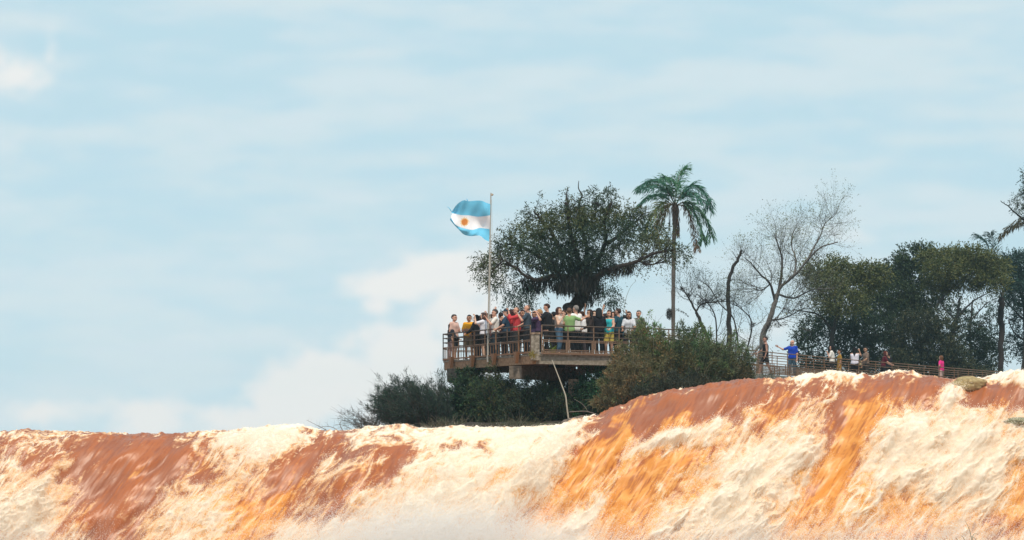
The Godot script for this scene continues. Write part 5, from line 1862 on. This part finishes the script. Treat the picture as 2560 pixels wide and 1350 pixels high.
	person("person in a turquoise top and yellow shorts waving one raised arm", R.call(1523, .6), 150.0, 1.66, {"top": Color(.04, .44, .50), "sleeve": 0, "bottom": Color(.5, .4, .10), "legs": "short", "hair": "long", "hairc": Color(.05, .03, .025), "skin": Color(.58, .34, .25), "left": "rail", "right": "up", "wide": .95})
	person("person in a dark teal shirt standing between turquoise top and white tee", R.call(1546, .8), 55.0, 1.74, {"top": Color(.018, .06, .085), "bottom": dark, "hairc": Color(.06, .04, .035), "skin": rosy, "left": "hip", "right": "down", "wide": 1.1})
	person("person in deep teal long sleeves with an arm raised in the back row", R.call(1561, 1.6), 30.0, 1.55, {"top": Color(.02, .085, .11), "sleeve": 2, "hairc": Color(.03, .03, .03), "skin": tanned, "left": "down", "right": "up"})
	person("person in a white tee leaning on the rail near the big bush", R.call(1573, .5), 170.0, 1.64, {"top": Color(.62, .64, .70), "bottom": dark, "hair": "long", "hairc": Color(.035, .02, .02), "skin": tanned, "left": "rail", "right": "rail", "lean": .15})
	person("person in olive drab behind the top of the big bush", R.call(1597, .7), 150.0, 1.70, {"top": Color(.16, .17, .15), "sleeve": 2, "hairc": Color(.12, .12, .12), "skin": rosy})
	# second row, mostly hidden
	person("person in dark grey in the second row behind the black hood and white t-shirt", L.call(1200, 2.2), 70.0, 1.66, {"top": Color(.06, .05, .05), "hairc": dark, "skin": tanned, "left": "phone", "right": "phone"})
	person("person in brownish red in the second row behind the cream polo", L.call(1228, 2.6), 60.0, 1.68, {"top": Color(.1, .04, .04), "hairc": brown, "skin": rosy})
	person("person in wine red wedged between the navy cap and the red shirt", L.call(1283, 2.4), 80.0, 1.72, {"top": Color(.12, .025, .03), "sleeve": 2, "hair": "long", "hairc": Color(.06, .022, .018), "skin": pale, "left": "phone", "right": "phone"})
	person("person in black in the back row behind the blue jeans", R.call(1384, 2.6), 40.0, 1.62, {"top": dark, "sleeve": 2, "hairc": black, "skin": tanned})
	person("person in a brown shirt in the second row behind the light green t-shirt", R.call(1410, 2.0), 120.0, 1.66, {"top": Color(.12, .07, .05), "hairc": brown, "skin": rosy, "left": "chin", "right": "chin"})
	person("person in dark grey photographing behind the one bending to the rail", R.call(1455, 2.4), 100.0, 1.64, {"top": Color(.05, .045, .05), "hairc": black, "skin": tanned, "left": "phone", "right": "high"})
	person("person in taupe glimpsed between the brown top and the black hooded jacket", R.call(1486, 1.7), 140.0, 1.68, {"top": Color(.09, .07, .07), "hairc": brown, "skin": pale})
	person("person in brown in the second row behind the turquoise top", R.call(1534, 2.0), 120.0, 1.68, {"top": Color(.1, .06, .05), "hairc": brown, "hair": "long", "skin": rosy})
	# on the footbridge
	var W := func(px: float, off: float) -> Vector3:
		for i in WALK.size() - 1:
			var d := face_depth(px, WALK[i], WALK[i + 1])
			if d >= -WALK[i].z - .01 and d <= -WALK[i + 1].z + .01:
				return on_deck(px, d + off)
		return on_deck(px, 150.0)
	var g := "visitors on the footbridge"
	person("person in a black vest and shorts striding along the footbridge", W.call(1914, 1.4), 95.0, 1.78, {"top": black, "sleeve": 0, "bottom": dark, "legs": "short", "hairc": Color(.04, .03, .03), "skin": Color(.40, .22, .17), "left": "down", "right": "rail", "stride": .26, "group": g})
	person("person in a royal blue t-shirt and jeans stretching one arm out", W.call(1981, 1.3), 150.0, 1.76, {"top": Color(.012, .055, .42), "bottom": Color(.05, .09, .13), "hair": "thin", "hairc": Color(.2, .12, .09), "skin": rosy, "left": "down", "right": "side", "wide": 1.1, "group": g})
	person("person in a white t-shirt and dark shorts on the footbridge", W.call(2080, 1.1), 75.0, 1.70, {"top": Color(.78, .73, .68), "bottom": dark, "legs": "short", "hair": "long", "hairc": Color(.012, .012, .014), "skin": rosy, "left": "chin", "right": "down", "group": g})
	person("person in a mustard dress on the footbridge", W.call(2099, 1.3), 95.0, 1.52, {"top": Color(.36, .20, .04), "bottom": Color(.36, .20, .04), "legs": "skirt", "hair": "short", "hairc": Color(.04, .025, .02), "skin": tanned, "group": g})
	person("person in a white tank top and black trousers photographing on the footbridge", W.call(2137, 1.0), -20.0, 1.70, {"top": Color(.74, .70, .80), "sleeve": 0, "bottom": black, "hair": "long", "hairc": Color(.014, .012, .014), "skin": tanned, "left": "phone", "right": "high", "wide": 1.1, "group": g})
	person("person in a taupe shirt facing the white tank top", W.call(2165, 1.2), 110.0, 1.78, {"top": Color(.20, .14, .11), "bottom": Color(.05, .04, .035), "hairc": Color(.014, .014, .014), "skin": tanned, "left": "rail", "right": "down", "wide": 1.05, "group": g})
	person("person in a maroon top leaning forward on the footbridge rail", W.call(2208, 1.0), -85.0, 1.66, {"top": Color(.10, .015, .025), "bottom": black, "hair": "bob", "hairc": Color(.10, .03, .025), "skin": rosy, "left": "rail", "right": "rail", "lean": .18, "group": g})
	person("person in a black shirt next to the maroon top", W.call(2222, 1.4), 30.0, 1.62, {"top": black, "sleeve": 1, "bottom": dark, "hairc": black, "skin": tanned, "left": "rail", "right": "rail", "group": g})
	person("person in a bright pink top walking alone at the far footbridge", W.call(2353, 1.0), 60.0, 1.70, {"top": Color(.72, .035, .22), "bottom": Color(.55, .38, .34), "legs": "short", "hair": "bob", "hairc": Color(.16, .075, .04), "skin": rosy, "left": "hip", "right": "down", "wide": 1.1, "group": g})
	# bag at the tank top woman's hip
	var bp: Vector3 = W.call(2147, .75) + Vector3(0, .92, 0)
	var b := thing("shoulder_bag", "beige shoulder bag at the hip of the person in the tank top", "bag", bp)
	var bb := sdf([[V(-.08, .08, 0), V(.08, .08, 0), .05, .05], [V(-.09, -.06, 0), V(.09, -.06, 0), .06, .06]], .018, .04, Color.WHITE)
	shared(b, "pouch", bb.mesh(), cloth(Color(.42, .33, .20)))
	var st := MB.new()
	st.tube(curve([V(-.09, .1, 0), V(-.14, .34, -.02), V(-.2, .56, -.05)], 4), taper(9, .012, .012), 5, Color.WHITE)
	shared(b, "strap", st.mesh(), cloth(Color(.2, .15, .1)))


func _ready() -> void:
	rng.seed = 20240
	var t := Time.get_ticks_msec()
	set_up()
	make_materials()
	build_water()
	terrain()
	mist()
	print("water ", Time.get_ticks_msec() - t)
	build_platform()
	build_flag()
	big_tree()
	palm()
	bare_trees()
	forest()
	bushes()
	print("plants ", Time.get_ticks_msec() - t)
	people()
	print("people ", Time.get_ticks_msec() - t)
